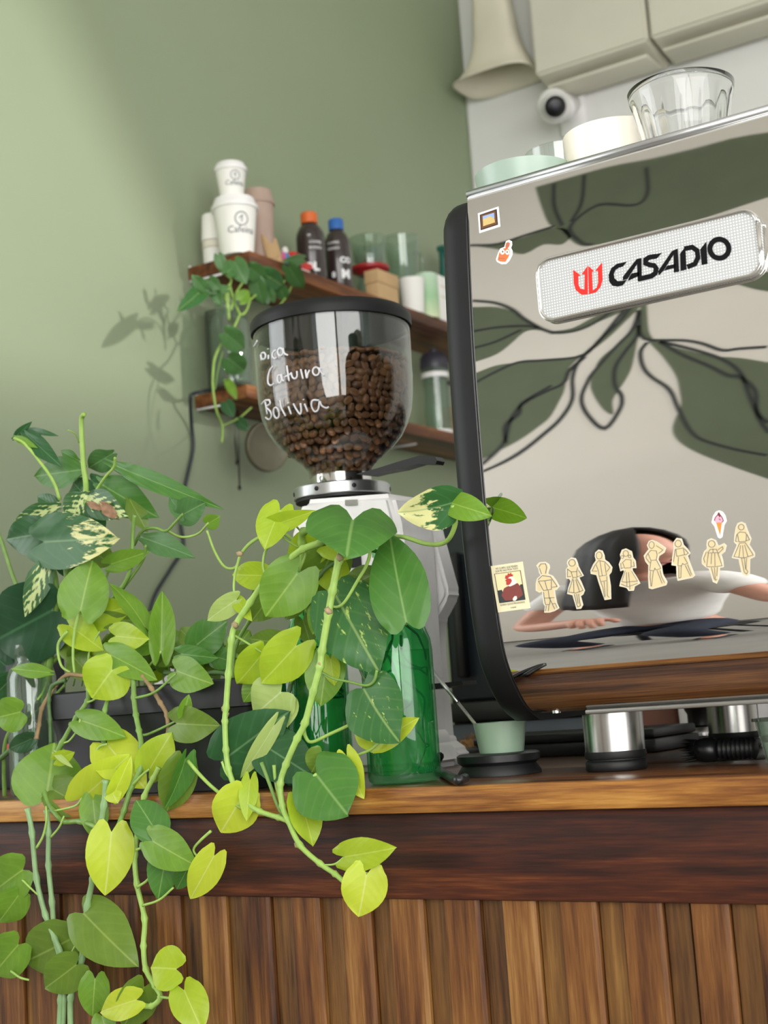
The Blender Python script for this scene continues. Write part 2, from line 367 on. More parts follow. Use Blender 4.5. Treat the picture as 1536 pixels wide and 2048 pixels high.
struct(bmobj('wall_right', bm, 'white_wall'))
w3 = bmesh.new()
for yy in (-1.5, -.64, .22, 1.05): addbox(w3, (2.61, yy, .25), (2.66, yy+.05, 2.52))
w3 = struct(bmobj('sun_screen', w3, 'white_plastic'))
for yy in (-1.45, -.59, .27): box('pane', (2.63, yy, .25), (2.64, yy+(.81 if yy < .2 else .78), 2.52), 'opaque_pane', w3)
# painted mural on the rear wall (seen in the polished panel)
LEAF= [[(-2.28, 2.79), (-2.2, 2.74), (-2.1, 2.7), (-2.01, 2.62), (-1.96, 2.54), (-1.9, 2.47), (-1.95, 2.5), (-1.99, 2.5), (-2.03, 2.45), (-2.08, 2.4), (-2.16, 2.38), (-2.24, 2.38)], [(-1.9, 2.47), (-1.82, 2.46), (-1.75, 2.5), (-1.67, 2.53), (-1.64, 2.54), (-1.65, 2.5), (-1.74, 2.46), (-1.82, 2.44), (-1.89, 2.45)], [(-2.15, 2.31), (-2.08, 2.33), (-2.0, 2.32), (-1.92, 2.31), (-1.83, 2.28), (-1.78, 2.29), (-1.82, 2.23), (-1.83, 2.17), (-1.84, 2.08), (-1.88, 1.99), (-1.93, 1.95), (-2.0, 1.91), (-2.08, 1.88), (-2.13, 1.86), (-2.24, 1.82), (-2.24, 2.31)], [(-1.78, 2.29), (-1.73, 2.35), (-1.68, 2.42), (-1.64, 2.5), (-1.62, 2.53), (-1.6, 2.5), (-1.65, 2.42), (-1.7, 2.35), (-1.76, 2.29)], [(-1.61, 2.48), (-1.61, 2.41), (-1.63, 2.36), (-1.67, 2.3), (-1.72, 2.24), (-1.74, 2.17), (-1.75, 2.1), (-1.74, 2.04), (-1.72, 1.99), (-1.7, 1.96), (-1.68, 1.95), (-1.68, 2.0), (-1.66, 2.04), (-1.64, 2.08), (-1.62, 2.14), (-1.61, 2.21), (-1.6, 2.31), (-1.59, 2.4), (-1.6, 2.48)], [(-1.6, 2.55), (-1.58, 2.54), (-1.57, 2.4), (-1.56, 2.32), (-1.53, 2.26), (-1.46, 2.2), (-1.37, 2.13), (-1.29, 2.09), (-1.21, 2.04), (-1.11, 1.98), (-1.14, 1.35), (-1.23, 1.46), (-1.31, 1.55), (-1.41, 1.67), (-1.47, 1.76), (-1.5, 1.84), (-1.49, 1.89), (-1.47, 1.93), (-1.47, 1.98), (-1.48, 2.06), (-1.52, 2.18), (-1.56, 2.27), (-1.59, 2.35)], [(-1.33, 2.54), (-1.26, 2.47), (-1.21, 2.43), (-1.1, 2.36), (-1.1, 2.49), (-1.21, 2.54), (-1.27, 2.54)], [(-2.02, 3.38), (-1.99, 3.27), (-1.95, 3.15), (-1.9, 3.09), (-1.84, 2.98), (-1.76, 2.94), (-1.51, 2.93), (-1.22, 2.97), (-1.11, 2.97), (-1.11, 3.26), (-1.28, 3.34), (-1.46, 3.35), (-1.61, 3.36), (-1.76, 3.38)], [(-2.25, 3.15), (-2.14, 3.11), (-2.04, 3.11), (-1.93, 3.12), (-1.86, 3.06), (-1.89, 3.0), (-1.96, 3.03), (-2.03, 3.0), (-2.11, 3.06)]]
STRK= [[(-2.2, 2.78), (-2.11, 2.73), (-2.04, 2.66), (-1.99, 2.58), (-1.9, 2.47), (-1.82, 2.44), (-1.75, 2.46), (-1.67, 2.53)], [(-2.18, 2.58), (-2.09, 2.57), (-1.99, 2.54), (-1.94, 2.51)], [(-2.17, 2.47), (-2.09, 2.48), (-2.0, 2.52)], [(-2.15, 2.25), (-2.08, 2.29), (-2.0, 2.32), (-1.91, 2.3), (-1.78, 2.28), (-1.72, 2.36), (-1.66, 2.44), (-1.62, 2.53)], [(-2.13, 1.84), (-2.05, 1.91), (-2.02, 2.0), (-1.97, 2.07), (-1.9, 2.11), (-1.84, 2.14), (-1.82, 2.21), (-1.77, 2.27)], [(-2.13, 1.8), (-2.0, 1.86), (-1.91, 1.92), (-1.85, 1.97), (-1.81, 2.04), (-1.81, 2.16), (-1.79, 2.25), (-1.73, 2.34), (-1.67, 2.46), (-1.64, 2.52)], [(-2.04, 1.91), (-2.04, 1.98), (-1.99, 2.02), (-1.98, 2.07), (-1.88, 2.14)], [(-1.6, 2.48), (-1.6, 2.34), (-1.64, 2.25), (-1.67, 2.17), (-1.67, 2.07), (-1.65, 2.01), (-1.66, 1.96), (-1.71, 1.9), (-1.76, 1.96), (-1.78, 2.03), (-1.76, 2.12), (-1.74, 2.17), (-1.67, 2.29), (-1.62, 2.37), (-1.6, 2.47)], [(-1.6, 2.39), (-1.59, 2.33), (-1.56, 2.29), (-1.46, 2.25), (-1.4, 2.21), (-1.34, 2.15), (-1.29, 2.14), (-1.21, 2.12)], [(-1.57, 2.28), (-1.59, 2.23), (-1.58, 2.14), (-1.55, 2.07), (-1.5, 2.0), (-1.48, 1.93), (-1.45, 1.84), (-1.41, 1.77), (-1.32, 1.68), (-1.23, 1.61)], [(-1.53, 2.27), (-1.46, 2.17), (-1.39, 2.09), (-1.33, 2.02), (-1.29, 2.0), (-1.25, 1.94), (-1.25, 1.86), (-1.22, 1.75)], [(-1.53, 2.27), (-1.42, 2.18), (-1.34, 2.1), (-1.29, 2.02), (-1.27, 1.94), (-1.25, 1.86), (-1.22, 1.81)], [(-1.62, 3.32), (-1.61, 3.18), (-1.65, 3.13), (-1.78, 3.19), (-1.87, 3.1), (-1.82, 2.98), (-1.78, 2.95)], [(-1.95, 3.37), (-1.94, 3.25), (-1.9, 3.12)], [(-1.84, 3.37), (-1.84, 3.23), (-1.87, 3.13)], [(-2.25, 3.15), (-2.14, 3.11), (-2.04, 3.12), (-1.93, 3.13)]]

def mur(a, b, h): return (a, -1.75+h, b)
for pts in LEAF: prism('painted_leaf', [tuple(q) for q in spline([(a, b, 0) for a, b in pts]+[(pts[0][0], pts[0][1], 0)], 3)[:-1]] and [(q.x, q.y) for q in spline([(a, b, 0) for a, b in pts]+[(pts[0][0], pts[0][1], 0)], 3)[:-1]], mur, .001, 'mural_green', wr)
for pts in STRK: ribbons('painted_line', [[(q.x, q.y) for q in spline([(a, b, 0) for a, b in pts], 4)]], .014, mur, .002, 'mural_line', wr)

# ================================================================ the bar
WT = 1.05
wood('wood_top', [(.34, '20120c'), (.46, '46291a'), (.56, '684226'), (.68, '8a5e38')], 0, .3, 120, 5, coat=.4)
wood('wood_edge', [(.33, '38200e'), (.44, '6e421c'), (.55, '94632c'), (.68, 'b88844')], 0, .45, 150, 9, coat=.1)
wood('wood_apron', [(.34, '150805'), (.46, '2c130a'), (.57, '46200f'), (.70, '6c3a1a')], 0, .55, 110, 7, coat=.0)
wood('wood_slat', [(.33, '2a150b'), (.44, '523016'), (.56, '704822'), (.68, '8e6636')], 2, .5, 140, 9, coat=.06)
wood('wood_slat_dark', [(.33, '2e1a0e'), (.45, '55381b'), (.58, '6c4a24'), (.70, '866232')], 2, .5, 140, 9, coat=.05)
top = empty('counter_top', (-.5, 1.5, WT-.022), 'varnished brown wooden bar worktop with a lighter front edge strip', 'worktop')
for i, (y0, y1) in enumerate(((1.068, 1.26), (1.2605, 1.46), (1.4605, 1.66), (1.6605, 1.86))):
    box('board', (-1.73, y0, WT-.022), (1.2, y1, WT), 'wood_top', top, .0015)
box('edge_strip', (-1.73, 1.05, WT-.0215), (1.2, 1.0675, WT), 'wood_edge', top, .0015)
fr = empty('bar_counter', (-.3, 1.08, 0), 'dark wooden bar front with apron board and upright slats', 'bar counter')
box('apron', (-1.73, 1.058, .9565), (1.2, 1.083, 1.0284), 'wood_apron', fr, .002)
box('back_board', (-1.73, 1.084, 0), (1.2, 1.10, 1.027), 'wood_slat_dark', fr)
pitch = .0537; x = -.6143-pitch*20
def slat(x0, x1, y0, y1, bl, brt, mat):
    bm = bmesh.new(); pts = [(x0, y1), (x0, y0+bl), (x0+bl*.5, y0), (x1-brt*1.6, y0), (x1, y0+brt), (x1, y1)]
    lo = [bm.verts.new((a, b, .0)) for a, b in pts]; hi = [bm.verts.new((a, b, .9563)) for a, b in pts]
    n = len(pts); bm.faces.new(lo[::-1]); bm.faces.new(hi)
    for i in range(n): bm.faces.new((lo[i], lo[(i+1) % n], hi[(i+1) % n], hi[i]))
    return bmobj('slat', bm, mat, fr)
while x < 1.1:
    j = R.uniform(-.0015, .0015); wd = R.uniform(.029, .033)
    slat(x-wd, x+j, 1.0605, 1.0838, .001, .0022, 'wood_slat')
    slat(x+j+.0008, x+pitch-.0335, 1.0660, 1.0838, .001, .001, 'wood_slat_dark')
    x += pitch

# ================================================================ espresso machine
YP = 1.08
KZ = [1.09, 1.1044, 1.115, 1.138, 1.145, 1.165, 1.20, 1.24, 1.315, 1.36, 1.40, 1.44, 1.48, 1.52, 1.56, 1.58]
KS = [-3.0, -2.2, -1.0, -.66, -.55, -.20, -.12, -.06, 0, .008, .03, .052, .072, .09, .10, .10]
def interp(x, X, Yv):
    if x <= X[0]: return Yv[0]
    for i in range(len(X)-1):
        if x <= X[i+1]: return Yv[i]+(Yv[i+1]-Yv[i])*(x-X[i])/(X[i+1]-X[i])
    return Yv[-1]
ZS = [1.09+.001*i for i in range(491)]
sl = [interp(z, KZ, KS) for z in ZS]
sl = [sum(sl[min(max(i+k, 0), 490)] for k in range(-4, 5))/9 for i in range(491)]
OF = []; acc = 0
for s in sl: acc += s*.001; OF.append(acc)
o0 = OF[250]; OF = [a-o0 for a in OF]
def poff(z):
    t = min(max((z-1.09)/.001, 0), 489.999); i = int(t); return OF[i]+(OF[i+1]-OF[i])*(t-i)
def pslope(z):
    t = min(max((z-1.09)/.001, 0), 490); return sl[int(round(t))]
def panel(x, y, h=0.0):
    """photo direction -> point on the curved front panel, h above it"""
    v = ray(x, y); t = YP/v.y
    for _ in range(50):
        z = C.z+v.z*t; t = .5*t+.5*(YP+poff(z))/v.y
    q = C+v*t; nn = Vector((0, -1, pslope(q.z))).normalized(); return q+nn*h
m, nt, p, out = nodes('mirror_steel')
p.inputs['Base Color'].default_value = (.82, .81, .79, 1); p.inputs['Metallic'].default_value = 1; p.inputs['Roughness'].default_value = .035
n1 = noise(nt, 8, 2); nt.links.new(ramp(nt, n1, [(.3, (.012,)*3), (.8, (.026,)*3)]), p.inputs['Roughness'])
XL, XR = -.588, -.235
mac = empty('espresso_machine', ((XL+XR)/2, 1.3, WT), 'polished steel espresso machine with black side cheeks and a branded badge', 'coffee machine')
zr = [1.104+(1.5605-1.104)*i/110 for i in range(111)]
vs = []; fs = []
for z in zr:
    for xx in (XL, XR): vs.append((xx, YP+poff(z), z))
for i in range(110): fs.append((2*i, 2*i+1, 2*i+3, 2*i+2))
for z in zr:
    for xx in (XL, XR): vs.append((xx, YP+poff(z)+.002, z))
o = 222
for i in range(110): fs.append((o+2*i, o+2*i+2, o+2*i+3, o+2*i+1))
fs += [(0, 222, 223, 1), (220, 221, 443, 442)]
meshobj('front_panel', vs, fs, 'mirror_steel', mac)
# side cheeks: same profile, a little proud, rounded on the outside
def cheek(xi, sgn):
    th = .031; zl = [1.098+(1.565-1.098)*i/70 for i in range(71)]
    cs = [(0, 0), (.010, 0), (.018, .0012), (.025, .0045), (.029, .010), (.031, .018), (.031, .30), (0, .30)]
    vs = []; fs = []
    for z in zl:
        top = max(0, z-1.535)/.03; rnd = .03*(1-sqrt(max(0, 1-top*top)))
        for a, b in cs: vs.append((xi+sgn*a*(1-.25*top*top), YP+poff(z)-.003+b*1.0+rnd*(1 if b < .05 else 0), z))
    k = len(cs)
    for i in range(70):
        for j in range(k): fs.append((i*k+j, i*k+(j+1) % k, (i+1)*k+(j+1) % k, (i+1)*k+j))
    fs.append(tuple(range(k))[::-1]); fs.append(tuple(70*k+j for j in range(k)))
    bm = bmesh.new(); bv = [bm.verts.new(v) for v in vs]
    for f in fs: bm.faces.new([bv[i] for i in f])
    autosmooth(bmobj('side_cheek', bm, 'black_matte', mac), 40)
cheek(XL-.0005, -1); cheek(XR+.0005, 1)
tube('top_rail', [(XL, YP+poff(1.56)+.001, 1.5625), (XR, YP+poff(1.56)+.001, 1.5625)], .0035, 'alu', mac, 12)
box('body', (XL+.002, YP+.075, 1.108), (XR-.002, 1.56, 1.545), 'black_matte', mac, .004)
box('top_tray', (XL+.001, YP+.02, 1.5455), (XR-.001, 1.56, 1.556), 'alu', mac, .001)
M('rail_grey', '8c8a84', .4, .6)
box('bottom_rail', (XL+.05, 1.135, 1.1005), (XR-.02, 1.150, 1.1045), 'rail_grey', mac, .0015)
q = at(1112, 1419, Y=1.14); s_ = lathe('screw', [(0, -.003), (.004, -.003), (.004, .001), (.006, .001), (.006, .004), (0, .004)], (q.x, q.y, q.z), 'chrome', mac, 12)
def foot(px, cy):
    q = at(px, 1450, Y=cy); cx = q.x
    f_ = lathe('foot', [(.0, .0172), (.0262, .0172), (.0265, .05), (0, .05)], (cx, cy, WT), 'steel', mac, 36)
    lathe('foot_ring', [(0, 0.0002), (.0255, 0.0002), (.0268, .002), (.0268, .0075), (.0255, .0092), (.0245, .0095), (.0245, .0105), (.0262, .011), (.0270, .013), (.0268, .0172), (0, .0172)], (cx, cy, WT), 'black_rubber', f_, 36)
foot(1226, 1.185); foot(1467, 1.49)
for fx, fy in ((-.29, 1.185), (-.29, 1.49)):
    f_ = lathe('foot', [(.0, .0172), (.0262, .0172), (.0265, .05), (0, .05)], (fx, fy, WT), 'steel', mac, 36)
    lathe('foot_ring', [(0, 0.0002), (.0265, .0002), (.0268, .0172), (0, .0172)], (fx, fy, WT), 'black_rubber', f_, 36)
# badge ---------------------------------------------------------------
a = at(1081, 525, Y=YP+.001); b = at(1081, 636, Y=YP); b2 = at(1544, 540, Y=YP)
bx0, bx1 = (a.x+b.x)/2, -.3285; bz1 = at(1300, 470, Y=YP).z; bz0 = at(1300, 598, Y=YP).z
def rrect(x0, x1, z0, z1, r, n=8):
    pts = []
    for cx, cz, a0 in ((x1-r, z1-r, 0), (x0+r, z1-r, pi/2), (x0+r, z0+r, pi), (x1-r, z0+r, 1.5*pi)):
        for k in range(n+1): t = a0+pi/2*k/n; pts.append((cx+r*cos(t), cz+r*sin(t)))
    return pts
def bmap(u, v, h): return (u, YP+.0035-h, v)
m, nt, p, out = nodes('badge_mesh')
tc = N(nt, 'ShaderNodeTexCoord'); sx = N(nt, 'ShaderNodeSeparateXYZ'); nt.links.new(tc.outputs['Object'], sx.inputs[0])
fr_ = []
for ax in (0, 2):
    mu = N(nt, 'ShaderNodeMath', operation='MULTIPLY'); nt.links.new(sx.outputs[ax], mu.inputs[0]); mu.inputs[1].default_value = 2*pi/.0024
    si = N(nt, 'ShaderNodeMath', operation='SINE'); nt.links.new(mu.outputs[0], si.inputs[0]); fr_.append(si.outputs[0])
mn = N(nt, 'ShaderNodeMath', operation='MINIMUM'); nt.links.new(fr_[0], mn.inputs[0]); nt.links.new(fr_[1], mn.inputs[1])
nt.links.new(ramp(nt, mn.outputs[0], [(0.0, lin('b4b6b6')), (.35, lin('f4f4f2'))]), p.inputs['Base Color']); p.inputs['Roughness'].default_value = .4; p.inputs['Metallic'].default_value = .15
bd = prism('badge', rrect(bx0, bx1, bz0, bz1, .012), bmap, .0055, 'badge_mesh', mac); bd['label'] = 'light dotted badge plate with black lettering'
rp = [Vector((*bmap(u, v, .0060),)) for u, v in rrect(bx0, bx1, bz0, bz1, .012)]; rp.append(rp[0])
tube('badge_rim', rp, .0019, 'chrome', bd, 8)
def lp(a, b, h):
    q = at(1060+a*.3099, 400+b*.3099, Y=YP+.0035-.0055-h); return (q.x, q.y, q.z)
M('logo_red', 'd4302a', .7, spec=.2); M('logo_black', '090a0c', .7, spec=.15)
prism('logo_mark', [(278, 450), (326, 486), (312, 490), (312, 545), (325, 572), (352, 578), (352, 478), (333, 480), (371, 425), (374, 608), (330, 610), (295, 580), (283, 540)], lp, .0004, 'logo_red', bd)
prism('logo_mark', [(376, 425), (412, 458), (400, 463), (405, 585), (430, 565), (440, 535), (438, 455), (420, 458), (465, 403), (468, 515), (455, 560), (425, 595), (380, 607)], lp, .0004, 'logo_red', bd)
LET = [[(625, 398), (560, 412), (524, 440), (507, 485), (511, 526), (533, 553), (566, 558), (600, 549), (626, 514), (596, 522), (566, 524), (545, 505), (541, 475), (552, 450), (575, 436), (598, 430)]]
def letter(polys, strokes=()):
    o = prism('logo_letter', polys[0], lp, .0004, 'logo_black', bd)
    for q in polys[1:]: prism('letter_stroke', q, lp, .00042, 'logo_black', o)
    for q in strokes: ribbons('letter_stroke', [q], 31, lp, .00044, 'logo_black', o)
letter(LET)
letter([[(598, 518), (600, 494), (688, 381), (716, 375), (630, 508)], [(690, 382), (719, 374), (722, 515), (695, 525)], [(655, 474), (704, 463), (704, 488), (632, 522), (640, 498)]])
letter([[(820, 376), (852, 340), (800, 352), (800, 382)]], [[(815, 362), (770, 369), (746, 385), (746, 408), (770, 418), (800, 422), (815, 442), (808, 472), (785, 490), (698, 511)]])
letter([[(832, 487), (826, 460), (915, 330), (950, 314), (865, 452)], [(926, 325), (953, 312), (963, 462), (928, 468)], [(885, 424), (938, 412), (938, 436), (866, 455)]])
letter([[(968, 345), (1003, 300), (1010, 449), (972, 458)]], [[(996, 314), (1046, 304), (1078, 326), (1084, 372), (1064, 412), (1015, 432)]])
letter([[(1098, 318), (1138, 268), (1146, 411), (1108, 419)]])
oc = circ(1222, 314, 61, 61, 28); oc.append(oc[0])
ribbons('logo_letter', [oc], 33, lp, .0004, 'logo_black', bd)

# stickers on the panel ------------------------------------------------
M('sticker_white', 'f6f4f0', .5, var=.01); M('sticker_cream', 'd6c296', .55, var=.04); M('sticker_rim', 'd6ccb2', .55); M('card_cream', 'e2d8b4', .55, var=.02)
for nme, cc in (('p_red', 'b23a30'), ('p_sweater', '7c3c36'), ('p_sofa', '2f3434'), ('p_picbg', 'e4d4a4'), ('p_feather', 'e9e2d6'), ('p_pink', 'f0a6bc'), ('p_cone', 'e08a3a'), ('p_choc', '6a2c30'), ('p_frame', '6b4326'), ('p_frame_dark', '3e2616'), ('p_sky', '8fa8d8'), ('p_sand', 'c9b070'), ('p_orange', 'e0703a'), ('p_glass', 'b4684a'), ('p_brown', '7a5236'), ('line_blue', '4e5a64')): M(nme, cc, .55)
def cropmap(x0, y0, s): return lambda a, b, h: panel(x0+a*s, y0+b*s, h)
TH = .0004
def sticker(name, outline, mp, label, cat='sticker', mat='sticker_white', group=None):
    o = prism(name, outline, mp, TH, mat); return tag(o, label, cat, group)
k2 = cropmap(970, 1080, .1367); k3 = cropmap(1170, 1060, .1172); k4 = cropmap(1330, 1010, .1341); k1 = cropmap(930, 390, .1107)
# rooster card
card = sticker('rooster_sticker', [(78, 383), (550, 315), (665, 995), (195, 1060)], k2, 'cream rectangular sticker of a rooster in a red sweater with slogan', mat='card_cream')
prism('picture', [(145, 497), (520, 445), (592, 868), (218, 920)], k2, TH+.0001, 'p_picbg', card)
prism('picture_sofa', [(190, 740), (250, 728), (300, 860), (480, 800), (520, 650), (552, 645), (591, 866), (218, 918)], k2, TH+.0002, 'p_sofa', card)
prism('picture_sweater', [(245, 810), (285, 705), (330, 680), (480, 630), (530, 690), (562, 800), (500, 850), (430, 880), (300, 885)], k2, TH+.0003, 'p_sweater', card)
prism('picture_head', [(335, 560), (395, 528), (440, 570), (472, 625), (440, 650), (370, 680), (330, 660)], k2, TH+.0004, 'p_feather', card)
prism('picture_face', [(302, 590), (345, 560), (385, 565), (400, 595), (378, 640), (345, 662), (318, 650), (318, 605)], k2, TH+.0005, 'p_red', card)
prism('picture_comb', [(300, 560), (308, 515), (330, 520), (345, 482), (362, 500), (385, 476), (392, 500), (415, 505), (408, 532), (360, 535), (330, 575)], k2, TH+.0005, 'p_red', card)
prism('picture_hand', [(415, 850), (440, 820), (470, 820), (475, 860), (450, 888), (415, 885)], k2, TH+.0005, 'p_feather', card)
ribbons('picture_border', [[(145, 497), (520, 445), (592, 868), (218, 920), (145, 497)]], 6, k2, TH+.0003, 'ink', card, h0=TH)
def slant(p0, p1, hgt, mp):
    """lettering laid from p0 to p1 (crop points), growing upwards"""
    ux, uy = p1[0]-p0[0], p1[1]-p0[1]; L = sqrt(ux*ux+uy*uy); ux /= L; uy /= L; nx, ny = -.17, -.985
    return L, (lambda a, b, h: mp(p0[0]+ux*a+nx*b, p0[1]+uy*a+ny*b, h))
for s, p0, p1, hh in (('NO QUIERO QUE PIENSEN', (165, 440), (485, 396), 34), ('QUE ME VALE VRGA TODO', (160, 480), (490, 432), 34), ('QUIERO QUE ESTÉN SEGUROS.', (230, 970), (592, 920), 36), ('VARIER', (378, 1000), (465, 988), 18)):
    L, mp = slant(p0, p1, hh, k2); decal('slogan', text2d(s, L, hh), mp, 'ink', card, TH+.0002)
# framed picture
pic = sticker('picture_sticker', [(235, 335), (605, 212), (637, 572), (262, 692)], k1, 'small sticker of a landscape painting in a brown frame')
prism('frame', [(270, 360), (578, 255), (602, 540), (288, 642)], k1, TH+.0001, 'p_frame_dark', pic)
prism('frame_inner', [(292, 376), (556, 290), (578, 528), (308, 615)], k1, TH+.0002, 'p_frame', pic)
prism('sky', [(325, 388), (532, 325), (540, 420), (330, 480)], k1, TH+.0003, 'p_sky', pic)
prism('land', [(330, 440), (400, 420), (440, 385), (480, 395), (540, 430), (548, 500), (335, 570)], k1, TH+.0004, 'p_sand', pic)
# bottle sticker
bs = sticker('bottle_sticker', [(725, 900), (745, 835), (800, 812), (845, 835), (850, 900), (830, 950), (858, 1010), (855, 1080), (800, 1190), (740, 1250), (660, 1252), (580, 1210), (562, 1165), (600, 1050), (640, 970), (715, 940)], k1, 'die-cut sticker of an orange bottle with a narrow neck')
prism('neck', [(735, 930), (745, 870), (785, 850), (818, 875), (805, 930), (760, 990), (740, 985)], k1, TH+.0001, 'p_glass', bs)
prism('bottle', [(650, 985), (740, 960), (800, 985), (818, 1030), (790, 1120), (735, 1210), (640, 1205), (595, 1180), (620, 1070)], k1, TH+.0002, 'p_orange', bs)
prism('spot', circ(682, 1030, 42, 50), k1, TH+.0003, 'sticker_white', bs); prism('spot', circ(772, 1038, 38, 46), k1, TH+.0003, 'sticker_white', bs)
prism('spot', circ(688, 1028, 14, 18, 10), k1, TH+.0004, 'p_brown', bs); prism('spot', circ(770, 1034, 13, 17, 10), k1, TH+.0004, 'p_brown', bs)
prism('band', [(610, 1130), (735, 1140), (722, 1165), (604, 1158)], k1, TH+.0003, 'p_glass', bs)
# ice cream
ic = sticker('ice_cream_sticker', [(720, 160), (760, 100), (810, 80), (860, 100), (900, 160), (920, 240), (885, 300), (855, 480), (820, 500), (790, 480), (740, 320), (695, 260)], k4, 'white-edged sticker of a pink ice cream in an orange cone')
prism('cone', [(760, 250), (855, 245), (825, 460)], k4, TH+.0001, 'p_cone', ic)
prism('scoop', [(735, 240), (750, 185), (785, 150), (825, 150), (860, 185), (880, 235), (845, 262), (765, 262)], k4, TH+.0002, 'p_pink', ic)
prism('sauce', [(780, 160), (792, 118), (808, 108), (826, 132), (832, 165), (818, 190), (805, 160)], k4, TH+.0003, 'p_choc', ic)
ribbons('sauce', [[(740, 235), (752, 190), (785, 150)], [(830, 150), (858, 190), (876, 235), (850, 262)], [(805, 205), (835, 225)]], 12, k4, TH+.0003, 'p_choc', ic, h0=TH)
